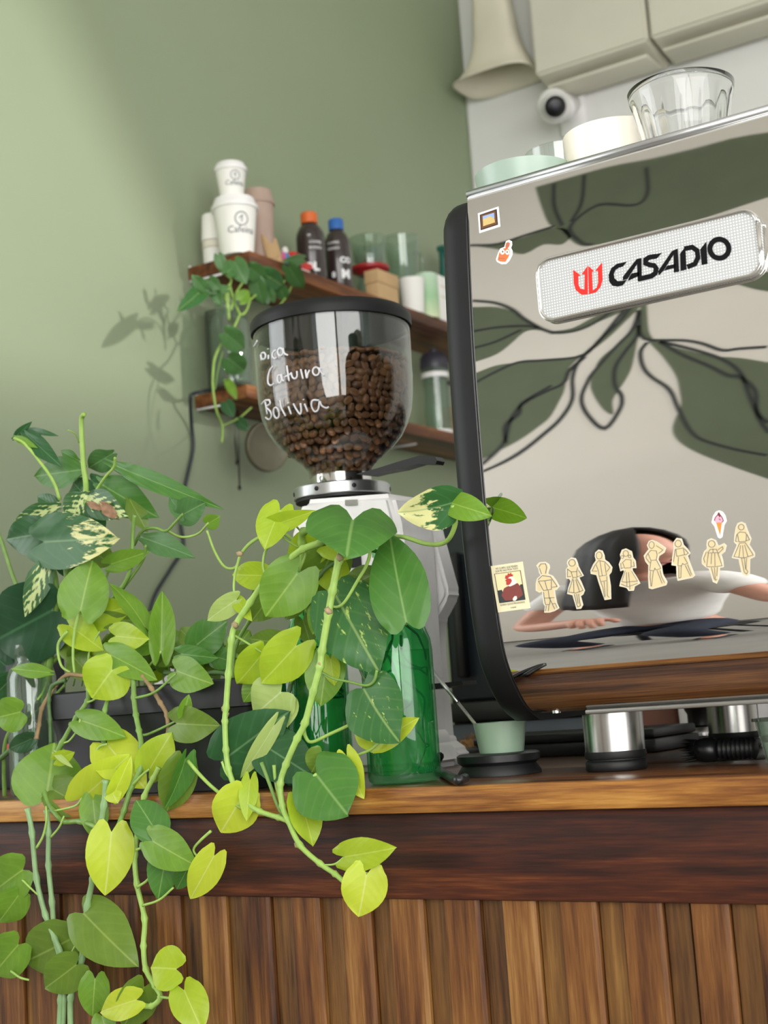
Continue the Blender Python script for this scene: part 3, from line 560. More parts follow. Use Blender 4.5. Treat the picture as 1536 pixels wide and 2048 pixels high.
# paper children
KIDS = [
 ('paper cut-out of a boy in shorts seen from behind, next to the rooster sticker', k2, [(765, 375), (800, 335), (880, 328), (930, 360), (940, 410), (920, 470), (915, 500), (985, 530), (1030, 590), (1080, 680), (1050, 720), (1010, 725), (1025, 840), (1045, 930), (1075, 995), (1020, 1030), (950, 1052), (880, 1052), (890, 960), (865, 930), (850, 790), (845, 740), (800, 760), (755, 735), (755, 640), (770, 570), (830, 520), (800, 470), (795, 420)],
  [[(785, 600), (880, 595), (975, 580)], [(880, 600), (915, 730)], [(785, 600), (860, 740), (975, 720), (975, 580)], [(780, 580), (840, 520), (960, 535), (1060, 680), (985, 690)], [(860, 760), (870, 850), (1020, 840)], [(930, 740), (945, 850)], [(870, 850), (890, 945), (950, 940), (960, 850)], [(945, 850), (990, 935), (1035, 925)], [(790, 400), (820, 350), (890, 345), (905, 400), (890, 490)], [(800, 410), (830, 500)], [(900, 960), (890, 1040)], [(940, 950), (930, 1040)], [(990, 940), (1025, 1010)], [(1035, 930), (1060, 990)]]),
 ('paper cut-out of a girl in a pinafore dress with a frilled hem', k2, [(1220, 300), (1270, 265), (1320, 275), (1345, 330), (1360, 390), (1430, 520), (1365, 545), (1410, 640), (1450, 740), (1430, 790), (1390, 820), (1425, 950), (1400, 995), (1350, 1000), (1320, 900), (1290, 800), (1215, 780), (1230, 700), (1265, 600), (1240, 560), (1200, 555), (1195, 430), (1230, 390), (1210, 340)],
  [circ(1277, 333, 48)+[circ(1277, 333, 48)[0]], [(1205, 420), (1265, 465), (1345, 460), (1360, 400)], [(1210, 420), (1210, 540), (1260, 530)], [(1265, 470), (1290, 550), (1350, 545), (1345, 460)], [(1370, 440), (1420, 515), (1350, 540)], [(1290, 560), (1225, 760), (1330, 775), (1440, 735), (1340, 560)], [(1300, 580), (1305, 770)], [(1330, 580), (1390, 760)], [(1310, 790), (1345, 940), (1360, 980), (1400, 960), (1385, 900), (1375, 790)], [(1345, 790), (1365, 930)]]),
 ('paper cut-out of a boy in a long jacket with both hands on his hips', k3, [(185, 390), (235, 345), (290, 360), (320, 430), (330, 510), (400, 560), (455, 640), (440, 720), (400, 770), (430, 960), (435, 1170), (345, 1185), (300, 1060), (240, 880), (205, 760), (110, 740), (105, 690), (150, 590), (200, 520), (180, 450)],
  [circ(245, 435, 50, 60)+[circ(245, 435, 50, 60)[0]], [(190, 580), (240, 520), (340, 540), (430, 640), (375, 710)], [(190, 580), (235, 700), (245, 790), (370, 770), (340, 560)], [(260, 530), (300, 785)], [(180, 590), (125, 700), (215, 700)], [(250, 800), (270, 880), (380, 860), (375, 790)], [(275, 890), (310, 980), (335, 1150)], [(330, 880), (350, 1140)], [(380, 870), (385, 1120), (420, 1150)]]),
 ('paper cut-out of a girl with ringlets and a wide flared dress', k3, [(610, 420), (640, 345), (700, 325), (790, 370), (810, 470), (855, 530), (865, 640), (800, 640), (805, 700), (870, 800), (930, 910), (840, 960), (825, 1025), (755, 1030), (720, 980), (600, 950), (620, 870), (680, 710), (665, 670), (615, 690), (590, 590), (610, 530), (625, 490)],
  [circ(700, 400, 45, 50)+[circ(700, 400, 45, 50)[0]], circ(640, 460, 24)+[circ(640, 460, 24)[0]], circ(765, 450, 24)+[circ(765, 450, 24)[0]], [(640, 560), (700, 500), (790, 510), (790, 640), (680, 650), (650, 560)], [(615, 560), (620, 660), (660, 640)], [(830, 540), (845, 620), (800, 620)], [(690, 690), (630, 880), (720, 890), (780, 880), (900, 870), (800, 700)], [(710, 720), (720, 960)], [(745, 720), (770, 960)], [(620, 920), (730, 970), (900, 910)], [(770, 960), (770, 1020)]]),
 ('paper cut-out of a boy raising one arm to his head', k3, [(1070, 260), (1100, 195), (1150, 178), (1220, 205), (1375, 310), (1350, 380), (1260, 440), (1240, 510), (1300, 620), (1320, 760), (1395, 890), (1380, 935), (1150, 1000), (1100, 985), (1090, 800), (1095, 600), (1040, 530), (1015, 440), (1060, 380), (1100, 330)],
  [circ(1140, 255, 45, 58)+[circ(1140, 255, 45, 58)[0]], [(1080, 400), (1130, 345), (1220, 355), (1235, 420), (1220, 510), (1130, 520), (1080, 400)], [(1220, 265), (1335, 340), (1260, 400)], [(1075, 400), (1040, 470), (1110, 560)], [(1130, 530), (1105, 685), (1180, 695), (1195, 650), (1215, 680), (1300, 655), (1225, 515)], [(1120, 700), (1115, 800), (1130, 960)], [(1170, 700), (1160, 790), (1140, 960)], [(1235, 690), (1270, 780), (1320, 910)], [(1285, 690), (1310, 800), (1360, 900)]]),
 ('paper cut-out of a child in a cropped top and puffed shorts, legs apart', k4, [(135, 560), (180, 500), (240, 510), (270, 600), (330, 660), (370, 720), (330, 760), (370, 880), (435, 1050), (410, 1075), (290, 1100), (200, 1120), (185, 1050), (180, 900), (110, 890), (120, 780), (140, 650)],
  [circ(200, 575, 48, 50)+[circ(200, 575, 48, 50)[0]], [(165, 660), (275, 640), (295, 740), (180, 765), (165, 660)], [(155, 660), (130, 850)], [(290, 650), (355, 720), (300, 745)], [(205, 775), (195, 905), (250, 905), (265, 870), (290, 890), (340, 870), (285, 770)], [(210, 920), (210, 1090), (240, 1080), (245, 910)], [(305, 900), (385, 1060)], [(340, 890), (400, 1040)]]),
 ('paper cut-out of a small child in a gathered frock waving one hand', k4, [(640, 530), (690, 505), (750, 530), (790, 620), (840, 600), (880, 580), (910, 610), (890, 690), (830, 740), (860, 840), (865, 920), (810, 930), (800, 1090), (770, 1160), (725, 1140), (690, 1010), (660, 940), (615, 920), (560, 870), (560, 800), (590, 700), (640, 650), (630, 600)],
  [circ(700, 580, 50)+[circ(700, 580, 50)[0]], [(640, 710), (680, 660), (770, 660), (790, 710), (640, 715)], [(720, 650), (720, 715)], [(650, 720), (625, 920), (740, 920), (855, 905), (790, 715)], [(700, 720), (690, 880)], [(745, 720), (750, 910)], [(620, 700), (580, 800), (600, 860)], [(790, 670), (860, 620), (870, 650), (800, 720)], [(695, 930), (740, 1110)], [(740, 930), (755, 1120), (785, 1110)], [(785, 925), (775, 1060)]]),
 ('paper cut-out of a girl in a pleated skirt and hair band below the ice cream', k4, [(1065, 340), (1090, 280), (1140, 258), (1190, 280), (1220, 370), (1280, 510), (1260, 560), (1250, 600), (1330, 720), (1330, 770), (1260, 800), (1255, 1030), (1215, 1052), (1160, 1030), (1120, 860), (1110, 800), (1010, 780), (1040, 700), (1085, 590), (1040, 550), (1045, 470)],
  [circ(1140, 330, 42)+[circ(1140, 330, 42)[0]], [(1085, 430), (1120, 400), (1200, 410), (1220, 440), (1210, 540), (1105, 550), (1085, 430)], [(1075, 440), (1055, 540), (1085, 545)], [(1225, 440), (1265, 520), (1215, 530)], [(1115, 570), (1030, 770), (1175, 790), (1320, 745), (1200, 560), (1115, 570)], [(1130, 600), (1105, 780)], [(1160, 600), (1175, 785)], [(1190, 590), (1240, 770)], [(1145, 790), (1185, 1000), (1220, 1030), (1240, 990), (1205, 950), (1185, 790)], [(1220, 790), (1210, 960)]])]
for lab, mp, outl, lines in KIDS:
    o = sticker('paper_child_sticker', outl, mp, lab, 'sticker', 'sticker_cream', 'paper children stuck on the espresso machine')
    ribbons('rim', [outl+[outl[0]]], 20, mp, TH+.0001, 'sticker_rim', o)
    ribbons('drawing', lines, 7, mp, TH+.0002, 'line_blue', o, h0=TH)

# ================================================================ on top of the machine
def mpp(q): return (Vector(q)-C).dot(cd)/F          # metres per photo pixel at a point
ZT = 1.5562
def cup_prof(rb, rt, h, th=.003, foot=.0, curve=0.0, n=8):
    pr = [(0, 0)]
    for i in range(n+1):
        t = i/n; pr.append((rb+(rt-rb)*t+curve*sin(pi*t), h*t))
    for i in range(n+1):
        t = 1-i/n; pr.append((max(.001, rb+(rt-rb)*t+curve*sin(pi*t)-th), max(th, h*t)))
    pr.append((0, th)); return pr
q = at(1048, 350, Y=1.165)
h = at(1048, 309, Y=1.122).z-ZT
tag(lathe('ramekin', cup_prof(.040, .0455, h), (q.x, q.y, ZT), 'mint', seg=48), 'speckled mint green ceramic bowl on the machine, at its black cheek', 'bowl')
q = at(1226, 300, Y=1.19); h = at(1226, 233, Y=1.15).z-ZT
tag(lathe('cup', cup_prof(.042, .0445, h), (q.x, q.y, ZT), 'cream_ceramic', seg=48), 'plain cream ceramic cup standing on the machine', 'cup')
q = at(1366, 230, Y=1.152); gx, gy = q.x, q.y; h = at(1366, 136, Y=1.11).z-ZT
# fluted tumbler: facets on the lower three quarters
vs = []; fs = []; SEG = 96; rows = [(.030, 0), (.0315, .004), (.036, h*.3), (.040, h*.6), (.0425, h*.80), (.0445, h*.9), (.0455, h), (.0440, h), (.0428, h*.88), (.040, h*.78), (.0375, h*.6), (.0335, h*.3), (.029, .012), (.0, .010)]
for ri, (r_, z_) in enumerate(rows):
    fl = .0016 if 1 <= ri <= 3 else (.0006 if ri in (0, 4) else 0)
    for k in range(SEG):
        a_ = 2*pi*k/SEG; rr = max(r_-fl*(1-abs(sin(a_*8)))*1.0, .0004); vs.append((gx+rr*cos(a_), gy+rr*sin(a_), ZT+.0004+z_))
for i in range(len(rows)-1):
    for k in range(SEG): fs.append((i*SEG+k, i*SEG+(k+1) % SEG, (i+1)*SEG+(k+1) % SEG, (i+1)*SEG+k))
fs.append(tuple(range(SEG))[::-1])
tag(meshobj('tumbler', vs, fs, 'cut_glass'), 'clear fluted glass tumbler standing on the machine', 'glass')
q = at(1122, 330, Y=1.30); h = at(1122, 286, Y=1.275).z-ZT
tag(lathe('glass_cup', cup_prof(.03, .036, h, .002), (q.x, q.y, ZT), 'clear_glass'), 'clear glass behind the mint bowl and the cream cup', 'glass')

# ================================================================ small things on the counter
q = at(990, 1555, Z=WT); cx, cy = q.x-.018, q.y+.042
mat_ = empty('tamping_mat', (cx, cy, WT), 'round black rubber stand under the sage cup', 'stand')
lathe('base', [(0, .0002), (.0385, .0002), (.0385, .003), (.034, .0095), (0, .0095)], (cx, cy, WT), 'black_rubber', mat_)
lathe('disc', [(0, .0095), (.034, .0095), (.038, .0125), (.0385, .0185), (.036, .020), (0, .020)], (cx, cy, WT), 'black_plastic', mat_)
tag(lathe('small_cup', cup_prof(.0205, .0245, .0275, .003), (cx+.004, cy, WT+.0202), 'sage', seg=44), 'small sage green ceramic cup with a metal stick in it', 'cup')
a = Vector((cx-.004, cy-.002, WT+.026)); b = at(864, 1340, Y=cy+.06)
st_ = empty('stirring_stick', a, 'thin steel stick leaning in the small sage cup', 'stick')
tube('rod', [a, a.lerp(b, .55)], .0017, 'steel', st_); tube('tip', [a.lerp(b, .555), b], .0020, 'alu', st_)
tag(tube('power_cable', spline([at(880, 1512, Y=1.27), at(872, 1532, Z=WT+.005), at(890, 1548, Z=WT+.005), at(915, 1560, Z=WT+.0055), at(930, 1556, Z=WT+.005)], 6), .0042, 'black_plastic'), 'black cable lying beside the round black stand', 'cable')
# coir brush heads (brown fibre)
M('coir', '9a7448', .9, var=.3, vscale=200)
def coir(name, c, rx, rz, n, label, seed):
    rr = random.Random(seed); vs = []; fs = []
    for i in range(n):
        d_ = Vector((rr.gauss(0, 1), rr.gauss(0, 1), abs(rr.gauss(0, 1))*.9)).normalized(); p0 = Vector(c); p1 = p0+Vector((d_.x*rx, d_.y*rx, d_.z*rz))*rr.uniform(.8, 1.05)
        s_ = d_.cross(Vector((rr.random(), rr.random(), rr.random()))).normalized()*.0012; k = len(vs)
        vs += [p0+s_, p0-s_, p1-s_*.4, p1+s_*.4]; fs.append((k, k+1, k+2, k+3))
    tg = empty(name, c, label, 'brush'); meshobj('fibres', vs, fs, 'coir', tg, kind='stuff')
    lathe('core', [(0, 0.0002), (rx*.72, .0002), (rx*.8, rz*.4), (rx*.5, rz*.75), (0, rz*.8)], c, 'coir', tg, 16)
q = at(945, 1518, Z=WT); coir('coir_brush', (q.x, q.y, WT), .026, .030, 900, 'brown coir fibre brush head behind the small sage cup', 3)
# stacked black trays
q0 = at(1058, 1513, Z=WT); x0 = q0.x-.06
t1 = tag(box('tray', (x0, 1.47, WT+.0003), (x0+.235, 1.60, WT+.015), 'black_plastic', bev=.003), 'flat black tray under a smaller one, behind the machine foot', 'tray')
t2 = tag(box('tray', (x0+.008, 1.475, WT+.0154), (x0+.232, 1.60, WT+.026), 'black_plastic', bev=.003), 'black tray lying on top of another tray', 'tray')
# tamper on a mat
q = at(1395, 1472, Z=WT); ty = 1.70; tx = at(1398, 1450, Y=ty).x
tag(lathe('tamper_mat', [(0, .0002), (.038, .0002), (.040, .003), (.040, .006), (.038, .0075), (0, .0075)], (tx-.012, ty-.02, WT), 'black_rubber'), 'round black mat beneath the tamper', 'mat')
tm = empty('tamper', (tx, ty, WT+.0077), 'coffee tamper with black waisted handle and steel base', 'tamper')
lathe('base', [(0, 0), (.022, 0), (.022, .004), (.016, .009), (.010, .012), (0, .012)], (tx, ty, WT+.0077), 'steel', tm)
lathe('handle', [(0, .0122), (.013, .0122), (.013, .026), (.016, .031), (.0165, .034), (.0125, .040), (.0125, .055), (.016, .063), (.015, .072), (0, .074)], (tx, ty, WT+.0077), 'black_plastic', tm)
M('terracotta', '8a5d4c', .7)
px_ = at(1288, 1450, Y=1.79).x
tag(lathe('clay_pot', [(0, .0002), (.054, .0002), (.054, .004), (.034, .095), (.031, .100), (.026, .100), (.028, .03), (0, .02)], (px_, 1.795, WT), 'terracotta'), 'reddish brown clay pot behind the trays', 'pot')
px_ = at(1452, 1440, Y=1.80).x
tag(lathe('milk_jug', cup_prof(.055, .050, .13, .003, curve=.004), (px_, 1.795, WT), 'white_plastic'), 'white jug standing behind the rear machine foot', 'jug')
# rope
p0 = at(1312, 1466, Z=WT+.008); p1 = at(1358, 1462, Z=WT+.008); 
rope = empty('coir_rope', p0, 'short twist of coir rope between trays and tamper', 'rope')
for k in range(3):
    pts = [p0.lerp(p1, t/24)+Vector((0, cos(t*.9+k*2.1)*.003, sin(t*.9+k*2.1)*.003)) for t in range(25)]; tube('strand', pts, .0032, 'coir', rope, 6)
# cleaning brush
by = 1.235; b0 = at(1368, 1520, Y=by); b1 = at(1512, 1512, Y=by); zc = WT+.0115
br = empty('cleaning_brush', (b0.x, by, WT), 'black plastic cleaning brush with ribbed handle lying by the machine foot', 'brush')
def xl(name, prof, mat, par):
    """turned part lying along X"""
    vs, fs = lathe_data([(r_, z_) for z_, r_ in prof], (0, 0, 0), 16)
    meshobj(name, [(b0.x+v[2], by+v[0], zc+v[1]) for v in vs], fs, mat, par)
L = b1.x-b0.x
xl('ferrule', [(L*.20, 0), (L*.20, .009), (L*.30, .0105), (L*.44, .0105), (L*.5, .007), (L*.5, 0)], 'black_plastic', br)
pr = [(L*.5, 0)]
for i in range(8): a_ = L*.5+L*.5*i/8; pr += [(a_, .0065), (a_+L*.03, .0092), (a_+L*.05, .0092)]
xl('handle', pr+[(L*1.02, .006), (L*1.02, 0)], 'black_rubber', br)
vs = []; fs = []; rr = random.Random(5)
for i in range(160):
    a_ = rr.uniform(0, 2*pi); r_ = .009*sqrt(rr.random()); p0 = Vector((b0.x+L*.21, by+r_*cos(a_), zc+r_*sin(a_))); p1 = p0+Vector((-L*.22*rr.uniform(.8, 1.05), r_*cos(a_)*.35, r_*sin(a_)*.2)); k = len(vs)
    vs += [p0+Vector((0, .0007, 0)), p0-Vector((0, .0007, 0)), p1, p0+Vector((0, 0, .0007))]; fs += [(k, k+1, k+2), (k+1, k+3, k+2), (k+3, k, k+2)]
meshobj('bristles', vs, fs, 'black_plastic', br, kind='stuff')
q = at(1530, 1528, Z=WT); pc = empty('plastic_cup', (q.x+.012, q.y+.02, WT), 'clear plastic cup half filled with white powder', 'cup')
lathe('cup', cup_prof(.0165, .023, .036, .0012), (q.x+.012, q.y+.02, WT+.0003), 'jar_glass', pc)
lathe('rim', [(.0225, .0345), (.0255, .0345), (.0255, .037), (.0225, .037), (.0225, .0345)], (q.x+.012, q.y+.02, WT+.0003), 'smoky_glass', pc)
lathe('powder', [(0, .0018), (.0148, .0018), (.0175, .017), (.008, .0195), (0, .0198)], (q.x+.012, q.y+.02, WT+.0003), 'white_paper', pc)

# dark appliance behind the bar
M('slate', '2b333a', .35, var=.05, vscale=6); M('slate_light', '5a626c', .5)
q = at(866, 1035, Y=1.92); X0 = q.x; ZH = q.z
ap = empty('bar_fridge', (X0+.35, 2.1, 0), 'dark slate bar fridge with black frame behind the grinder', 'fridge')
box('body', (X0, 1.935, 0.0), (X0+.72, 2.3, ZH), 'black_matte', ap, .004)
zd = at(1000, 1395, Y=1.92).z; ze = at(1000, 1440, Y=1.92).z
box('door', (X0+.012, 1.922, zd), (X0+.708, 1.9345, ZH-.006), 'slate', ap, .003)
box('control_strip', (X0+.003, 1.915, ze), (X0+.715, 1.9345, zd-.004), 'black_plastic', ap, .002)
box('lower_panel', (X0+.003, 1.922, .1), (X0+.715, 1.9345, ze-.003), 'slate_light', ap, .002)
box('handle', (X0+.03, 1.905, ZH-.06), (X0+.045, 1.9215, ZH-.25), 'black_plastic', ap, .003)

# ================================================================ back wall things
M('beige_box', 'd8d5c4', .7, var=.04, vscale=5, bumpy=.1); M('beige_horn', 'e0dac6', .6, var=.05, vscale=8)
for k, (xa, xb, lab) in enumerate(((-1.4627, -1.166, 'beige padded wall box on the white wall next to the horn'), (-1.157, -.72, 'beige padded wall box on the white wall over the tumbler'))):
    g = empty('wall_box', ((xa+xb)/2, 3.26, 2.63), lab, 'wall box', 'beige boxes on the white wall')
    bm = bmesh.new(); pts = [(3.118, 2.633), (3.1175, 3.2), (3.262, 3.2), (3.262, 2.612), (3.20, 2.618)]
    A = [bm.verts.new((xa, y_, z_)) for y_, z_ in pts]; B = [bm.verts.new((xb, y_, z_)) for y_, z_ in pts]; n = len(pts)
    bm.faces.new(A); bm.faces.new(B[::-1])
    for i in range(n): bm.faces.new((A[i], A[(i+1) % n], B[(i+1) % n], B[i]))
    bmesh.ops.recalc_face_normals(bm, faces=bm.faces)
    bmesh.ops.bevel(bm, geom=bm.edges[:], offset=.006, segments=2, affect='EDGES')
    autosmooth(bmobj('case', bm, 'beige_box', g), 40)
    box('bottom_strip', (xa+.015, 3.15, 2.606), (xb-.015, 3.24, 2.615), 'beige_box', g, .003)
# horn: lofted rounded rectangles flaring downwards
hy = 3.16
def hsec(cx, w_, d_, z, n=28):
    out_ = []
    for k in range(n):
        a_ = 2*pi*k/n; c_, s_ = cos(a_), sin(a_); e = .55
        out_.append((cx+w_*math.copysign(abs(c_)**e, c_), hy+.02+d_*math.copysign(abs(s_)**e, s_), z))
    return out_
secs = []
for (xl_, yl_), (xr_, yr_) in (((943, -60), (1002, -75)), ((941, -10), (1008, -25)), ((942, 40), (1017, 22)), ((944, 80), (1026, 60)), ((941, 110), (1036, 88)), ((934, 140), (1050, 112)), ((920, 166), (1062, 130)), ((913, 178), (1066, 137))):
    a, b = at(xl_, yl_, Y=hy), at(xr_, yr_, Y=hy); secs.append(((a.x+b.x)/2, (b.x-a.x)/2, (a.z+b.z)/2))
vs = []; fs = []
for i, (cx, w_, z) in enumerate(secs): vs += hsec(cx, w_, .028+.055*(i/7)**2, z)
m_ = len(secs)
for i in reversed(range(m_)): cx, w_, z = secs[i]; vs += hsec(cx, w_-.004, .024+.055*(i/7)**2, z)
for i in range(2*m_-1):
    for k in range(28): fs.append((i*28+k, i*28+(k+1) % 28, (i+1)*28+(k+1) % 28, (i+1)*28+k))
hn = empty('horn_loudspeaker', (secs[0][0], 3.25, secs[0][2]), 'beige horn loudspeaker flaring downwards in the wall corner', 'loudspeaker')
meshobj('horn', vs, fs, 'beige_horn', hn)
box('bracket', (secs[2][0]-.02, 3.19, secs[2][2]-.02), (secs[2][0]+.02, 3.262, secs[2][2]+.03), 'beige_horn', hn, .002)
# security camera
cc = at(1107, 212, Y=3.13); wq = at(1145, 205, Y=3.262)
sc = empty('security_camera', (wq.x, 3.262, wq.z), 'round white security camera on a plaster patch of the wall', 'camera')
box('mount_plate', (wq.x-.036, 3.255, wq.z-.085), (wq.x+.036, 3.2635, wq.z+.035), 'white_plastic', sc, .003)
tube('arm', [(wq.x, 3.256, wq.z-.01), (wq.x-.005, 3.2, wq.z-.02), cc+Vector((.012, .03, -.005))], lambda t: .026+.004*t, 'white_plastic', sc, 20)
vv = (C-cc).normalized(); rt_ = vv.cross(Vector((0, 0, 1))).normalized(); up_ = rt_.cross(vv)
aim = (vv+rt_*-.12+up_*-.05).normalized(); rt2 = aim.cross(Vector((0, 0, 1))).normalized(); up2 = rt2.cross(aim)
def csurf(name, prof, mat, par, seg=32):
    vs, fs = lathe_data(prof, (0, 0, 0), seg)
    meshobj(name, [cc+rt2*v[0]+up2*v[1]+aim*v[2] for v in vs], fs, mat, par)
rad = .043
csurf('head', [(0, -rad)]+[(rad*sin(t*pi/16), -rad*cos(t*pi/16)) for t in range(1, 13)]+[(rad*.72, rad*.72), (.0265, rad*.82)], 'white_plastic', sc)
M('press_lid', '3a3842', .4)
csurf('lens', [(.0270, rad*.74), (.0255, rad*.83), (.014, rad*.92), (0, rad*.95)], 'black_plastic', sc)
csurf('lens_eye', [(.009, rad*.935), (.006, rad*.975), (0, rad*.985)], 'press_lid', sc, 16)

# ================================================================ wall shelves
wood('wood_shelf', [(.33, '341c10'), (.45, '62381e'), (.56, '86522d'), (.68, 'ae7846')], 1, .5, 50, 8)
wood('wood_shelf_end', [(.2, '5a2f18'), (.5, '8e5229'), (.8, 'b06c3a')], 0, .5, 50, 8)
S1, S2, SX = 1.976, 1.7255, -1.589
def shelf(zt, ft, lab, y0):
    g = empty('wall_shelf', (-1.66, 2.6, zt), lab, 'shelf', 'wooden wall shelves')
    box('board', (-1.739, y0, zt-.025), (SX-(.0 if zt > 1.9 else .024), 3.262, zt), 'wood_shelf', g, .002)
    for yb in (y0+.004, 2.75):
        tube('bracket', [(-1.737, yb, zt+.004), (-1.737, yb, zt-.028), (-1.66, yb, zt-.029)], .0022, 'white_plastic', g, 6)
    return g
shelf(S1, 'u', 'brown wooden wall shelf holding cups, bottles and coffee gear', 2.083)
shelf(S2, 'l', 'brown wooden wall shelf holding the plant jar and press pot', 2.083)
def on(px, X): return at(px, 500, X=X).y     # where along the shelf a photo column meets the line X=
def zpx(px, py, X): return at(px, py, X=X).z
def takeaway(name, X, px, zb, wtop, wbot, hgt, lab, body='white_paper', lidm='white_plastic', logo=True, lid=True):
    y = on(px, X); k = mpp((X, y, zb)); rt, rb, h = wtop*k/2, wbot*k/2, hgt*k
    g = empty(name, (X, y, zb), lab, 'cup')
    rt2_ = rt*.93; hl = h*.86 if lid else h
    lathe('cup_body', [(0, .002), (rb*.95, .002), (rb, 0.0004), (rb*1.01, .003), (rt2_, hl), (rt2_*.97, hl), (rb*.95, .006), (0, .006)], (X, y, zb), body, g, 36)
    if lid: lathe('lid', [(rt2_*.98, hl-.006), (rt, hl-.006), (rt, hl), (rt*.95, hl+.003), (rt*.9, hl+h*.07), (rt*.84, h), (rt*.78, h), (rt*.74, h-.004), (0, h-.004)], (X, y, zb), lidm, g, 36)
    if logo:
        ca = math.atan2(C.y-y, C.x-X)+.32; 
        def cm(u, v, hh):
            z = zb+v; r_ = rb+(rt2_-rb)*v/hl+.0004+hh; a_ = ca+u/r_; return (X+r_*cos(a_), y+r_*sin(a_), z)
        zc_ = hl*.66; rc = rt*.28; cl = circ(0, zc_, rc, rc, 16); cl.append(cl[0])
        ribbons('logo', [cl, [(-rc*.4, zc_), (rc*.1, zc_+rc*.5), (0, zc_-rc*.5)]], rc*.14, cm, .0003, 'line_blue', g)
        v_, f_ = text2d('Cafeína', rt*1.2); decal('logo_name', ([(a-rt*.6, b+zc_-rc*2.1) for a, b in v_], f_), cm, 'line_blue', g)
    return g, h
g, h1 = takeaway('paper_cup', -1.632, 474, S1, 95, 66, 119, 'large white takeaway cup with lid on the upper shelf')
yb = on(474, -1.632)
M('dusty_pink', 'b59c8e', .6, var=.04)
g2, h2 = takeaway('paper_cup', -1.632, 470, S1+h1+.0003, 67, 46, 72, 'small white takeaway cup standing on the larger one')
g2.location = g2.location; 
takeaway('travel_mug', -1.66, 519, S1, 72, 54, 168, 'dusty pink travel cup with matching lid', 'dusty_pink', 'dusty_pink', False)
# stack of cups by the wall
M('cup_ridge', 'ded8c8', .6)
Xs = -1.698; ys = 2.113
cs_ = empty('cup_stack', (Xs, ys, S1), 'stack of off-white paper cups upside down by the green wall', 'cup stack')
for i in range(6): lathe('cup_rim', [(.0175, i*.0055+.0003), (.0205, i*.0055+.0003), (.0210, i*.0055+.003), (.0205, i*.0055+.005), (.0175, i*.0055+.005)], (Xs, ys, S1), 'white_paper', cs_, 28)
lathe('cup', [(.0185, .0335), (.0215, .034), (.021, .048), (.0185, .049)], (Xs, ys, S1), 'cup_ridge', cs_, 28)
lathe('top_cup', [(0, .0492), (.0222, .0492), (.0222, .052), (.019, .100), (.017, .102), (0, .1)], (Xs, ys, S1), 'white_paper', cs_, 28)
# little stand with a bright sticker
M('kraft', 'c9a77a', .75, var=.05); M('stk_blue', '4f8fc4', .5); M('stk_pink', 'd9609a', .5); M('toy_red', 'c8322c', .4); M('toy_white', 'e6e2dc', .5)
X = -1.606; y = on(556, -1.62)
sg = empty('phone_stand', (X, y, S1), 'small kraft wood stand with a leaning back and a bright sticker', 'stand')
box('base', (X-.03, y-.032, S1+.0003), (X+.012, y+.022, S1+.012), 'kraft', sg, .001)
prism('back', [(-.02, .012), (-.013, .012), (-.030, .07), (-.037, .07)], lambda a, b, h: (X+a, y+.018-h, S1+b), .045, 'kraft', sg)
prism('sticker', circ(-.010, .013, .014, .012, 16), lambda a, b, h: (X+.0125+h, y+a, S1+b-.0), .0006, 'stk_blue', sg); prism('sticker', circ(-.020, .015, .007, .009, 12), lambda a, b, h: (X+.0132+h, y+a, S1+b), .0006, 'stk_pink', sg)
# toy truck
X = -1.625; y = on(590, X)
tt = empty('toy_truck', (X, y, S1), 'small red toy truck between the travel cup and the bottles', 'toy')
box('cab', (X-.02, y-.03, S1+.010), (X+.018, y+.005, S1+.042), 'toy_red', tt, .003)
box('bonnet', (X-.02, y+.005, S1+.010), (X+.018, y+.04, S1+.028), 'toy_red', tt, .003)
box('bumper', (X-.021, y-.03, S1+.006), (X+.0195, y+.042, S1+.0105), 'toy_white', tt, .001)
box('window', (X+.0181, y-.022, S1+.026), (X+.0188, y-.004, S1+.038), 'black_plastic', tt)
for wy in (y-.02, y+.028):
    vs, fs = lathe_data([(0, 0), (.0075, 0), (.0085, .001), (.0085, .006), (0, .006)], (0, 0, 0), 18); meshobj('wheel', [(X+.015+v[2], wy+v[0], S1+.0087+v[1]) for v in vs], fs, 'black_rubber', tt)
lathe('driver', [(0, .042), (.006, .042), (.007, .052), (.005, .058), (0, .060)], (X-.012, y-.018, S1), 'toy_white', tt, 14)
# cold brew bottles
glass('brown_glass', (60, 44, 40), 1.5, .05, .9, .04, ('352a28', .75)); M('brown_bottle', '332826', .22, var=.06, coat=.4); M('cap_orange', 'd9692c', .45); M('cap_blue', '2f68b4', .45); M('label_white', 'eeeeee', .55)
def brew(px, X, wd, hgt, capm, lab, lines, seed):
    y = on(px, X); k = mpp((X, y, S1)); r_ = wd*k/2; h = hgt*k
    g = empty('coffee_bottle', (X, y, S1), lab, 'bottle', 'dark cold brew bottles')
    lathe('bottle', [(0, .0005), (r_*.92, .0005), (r_, .004), (r_, h*.62), (r_*.95, h*.69), (r_*.75, h*.78), (r_*.48, h*.83), (r_*.44, h*.86), (0, h*.86)], (X, y, S1), 'brown_bottle', g, 36)
    pr = [(0, h*.84)]; pr += [(r_*.50, h*.84), (r_*.58, h*.845), (r_*.58, h*.98), (r_*.5, h), (0, h)]
    lathe('cap', pr, (X, y, S1), capm, g, 28)
    ca = math.atan2(C.y-y, C.x-X)
    def cm(u, v, hh): a_ = ca+u/(r_+.0005); return (X+(r_+.0005+hh)*cos(a_), y+(r_+.0005+hh)*sin(a_), S1+v)
    for s, u, v, wd_, bold in lines:
        vv_, f_ = text2d(s, wd_*r_, None, bold); decal('label_print', ([(a+u*r_, b+v*h) for a, b in vv_], f_), cm, 'label_white', g)
    return g
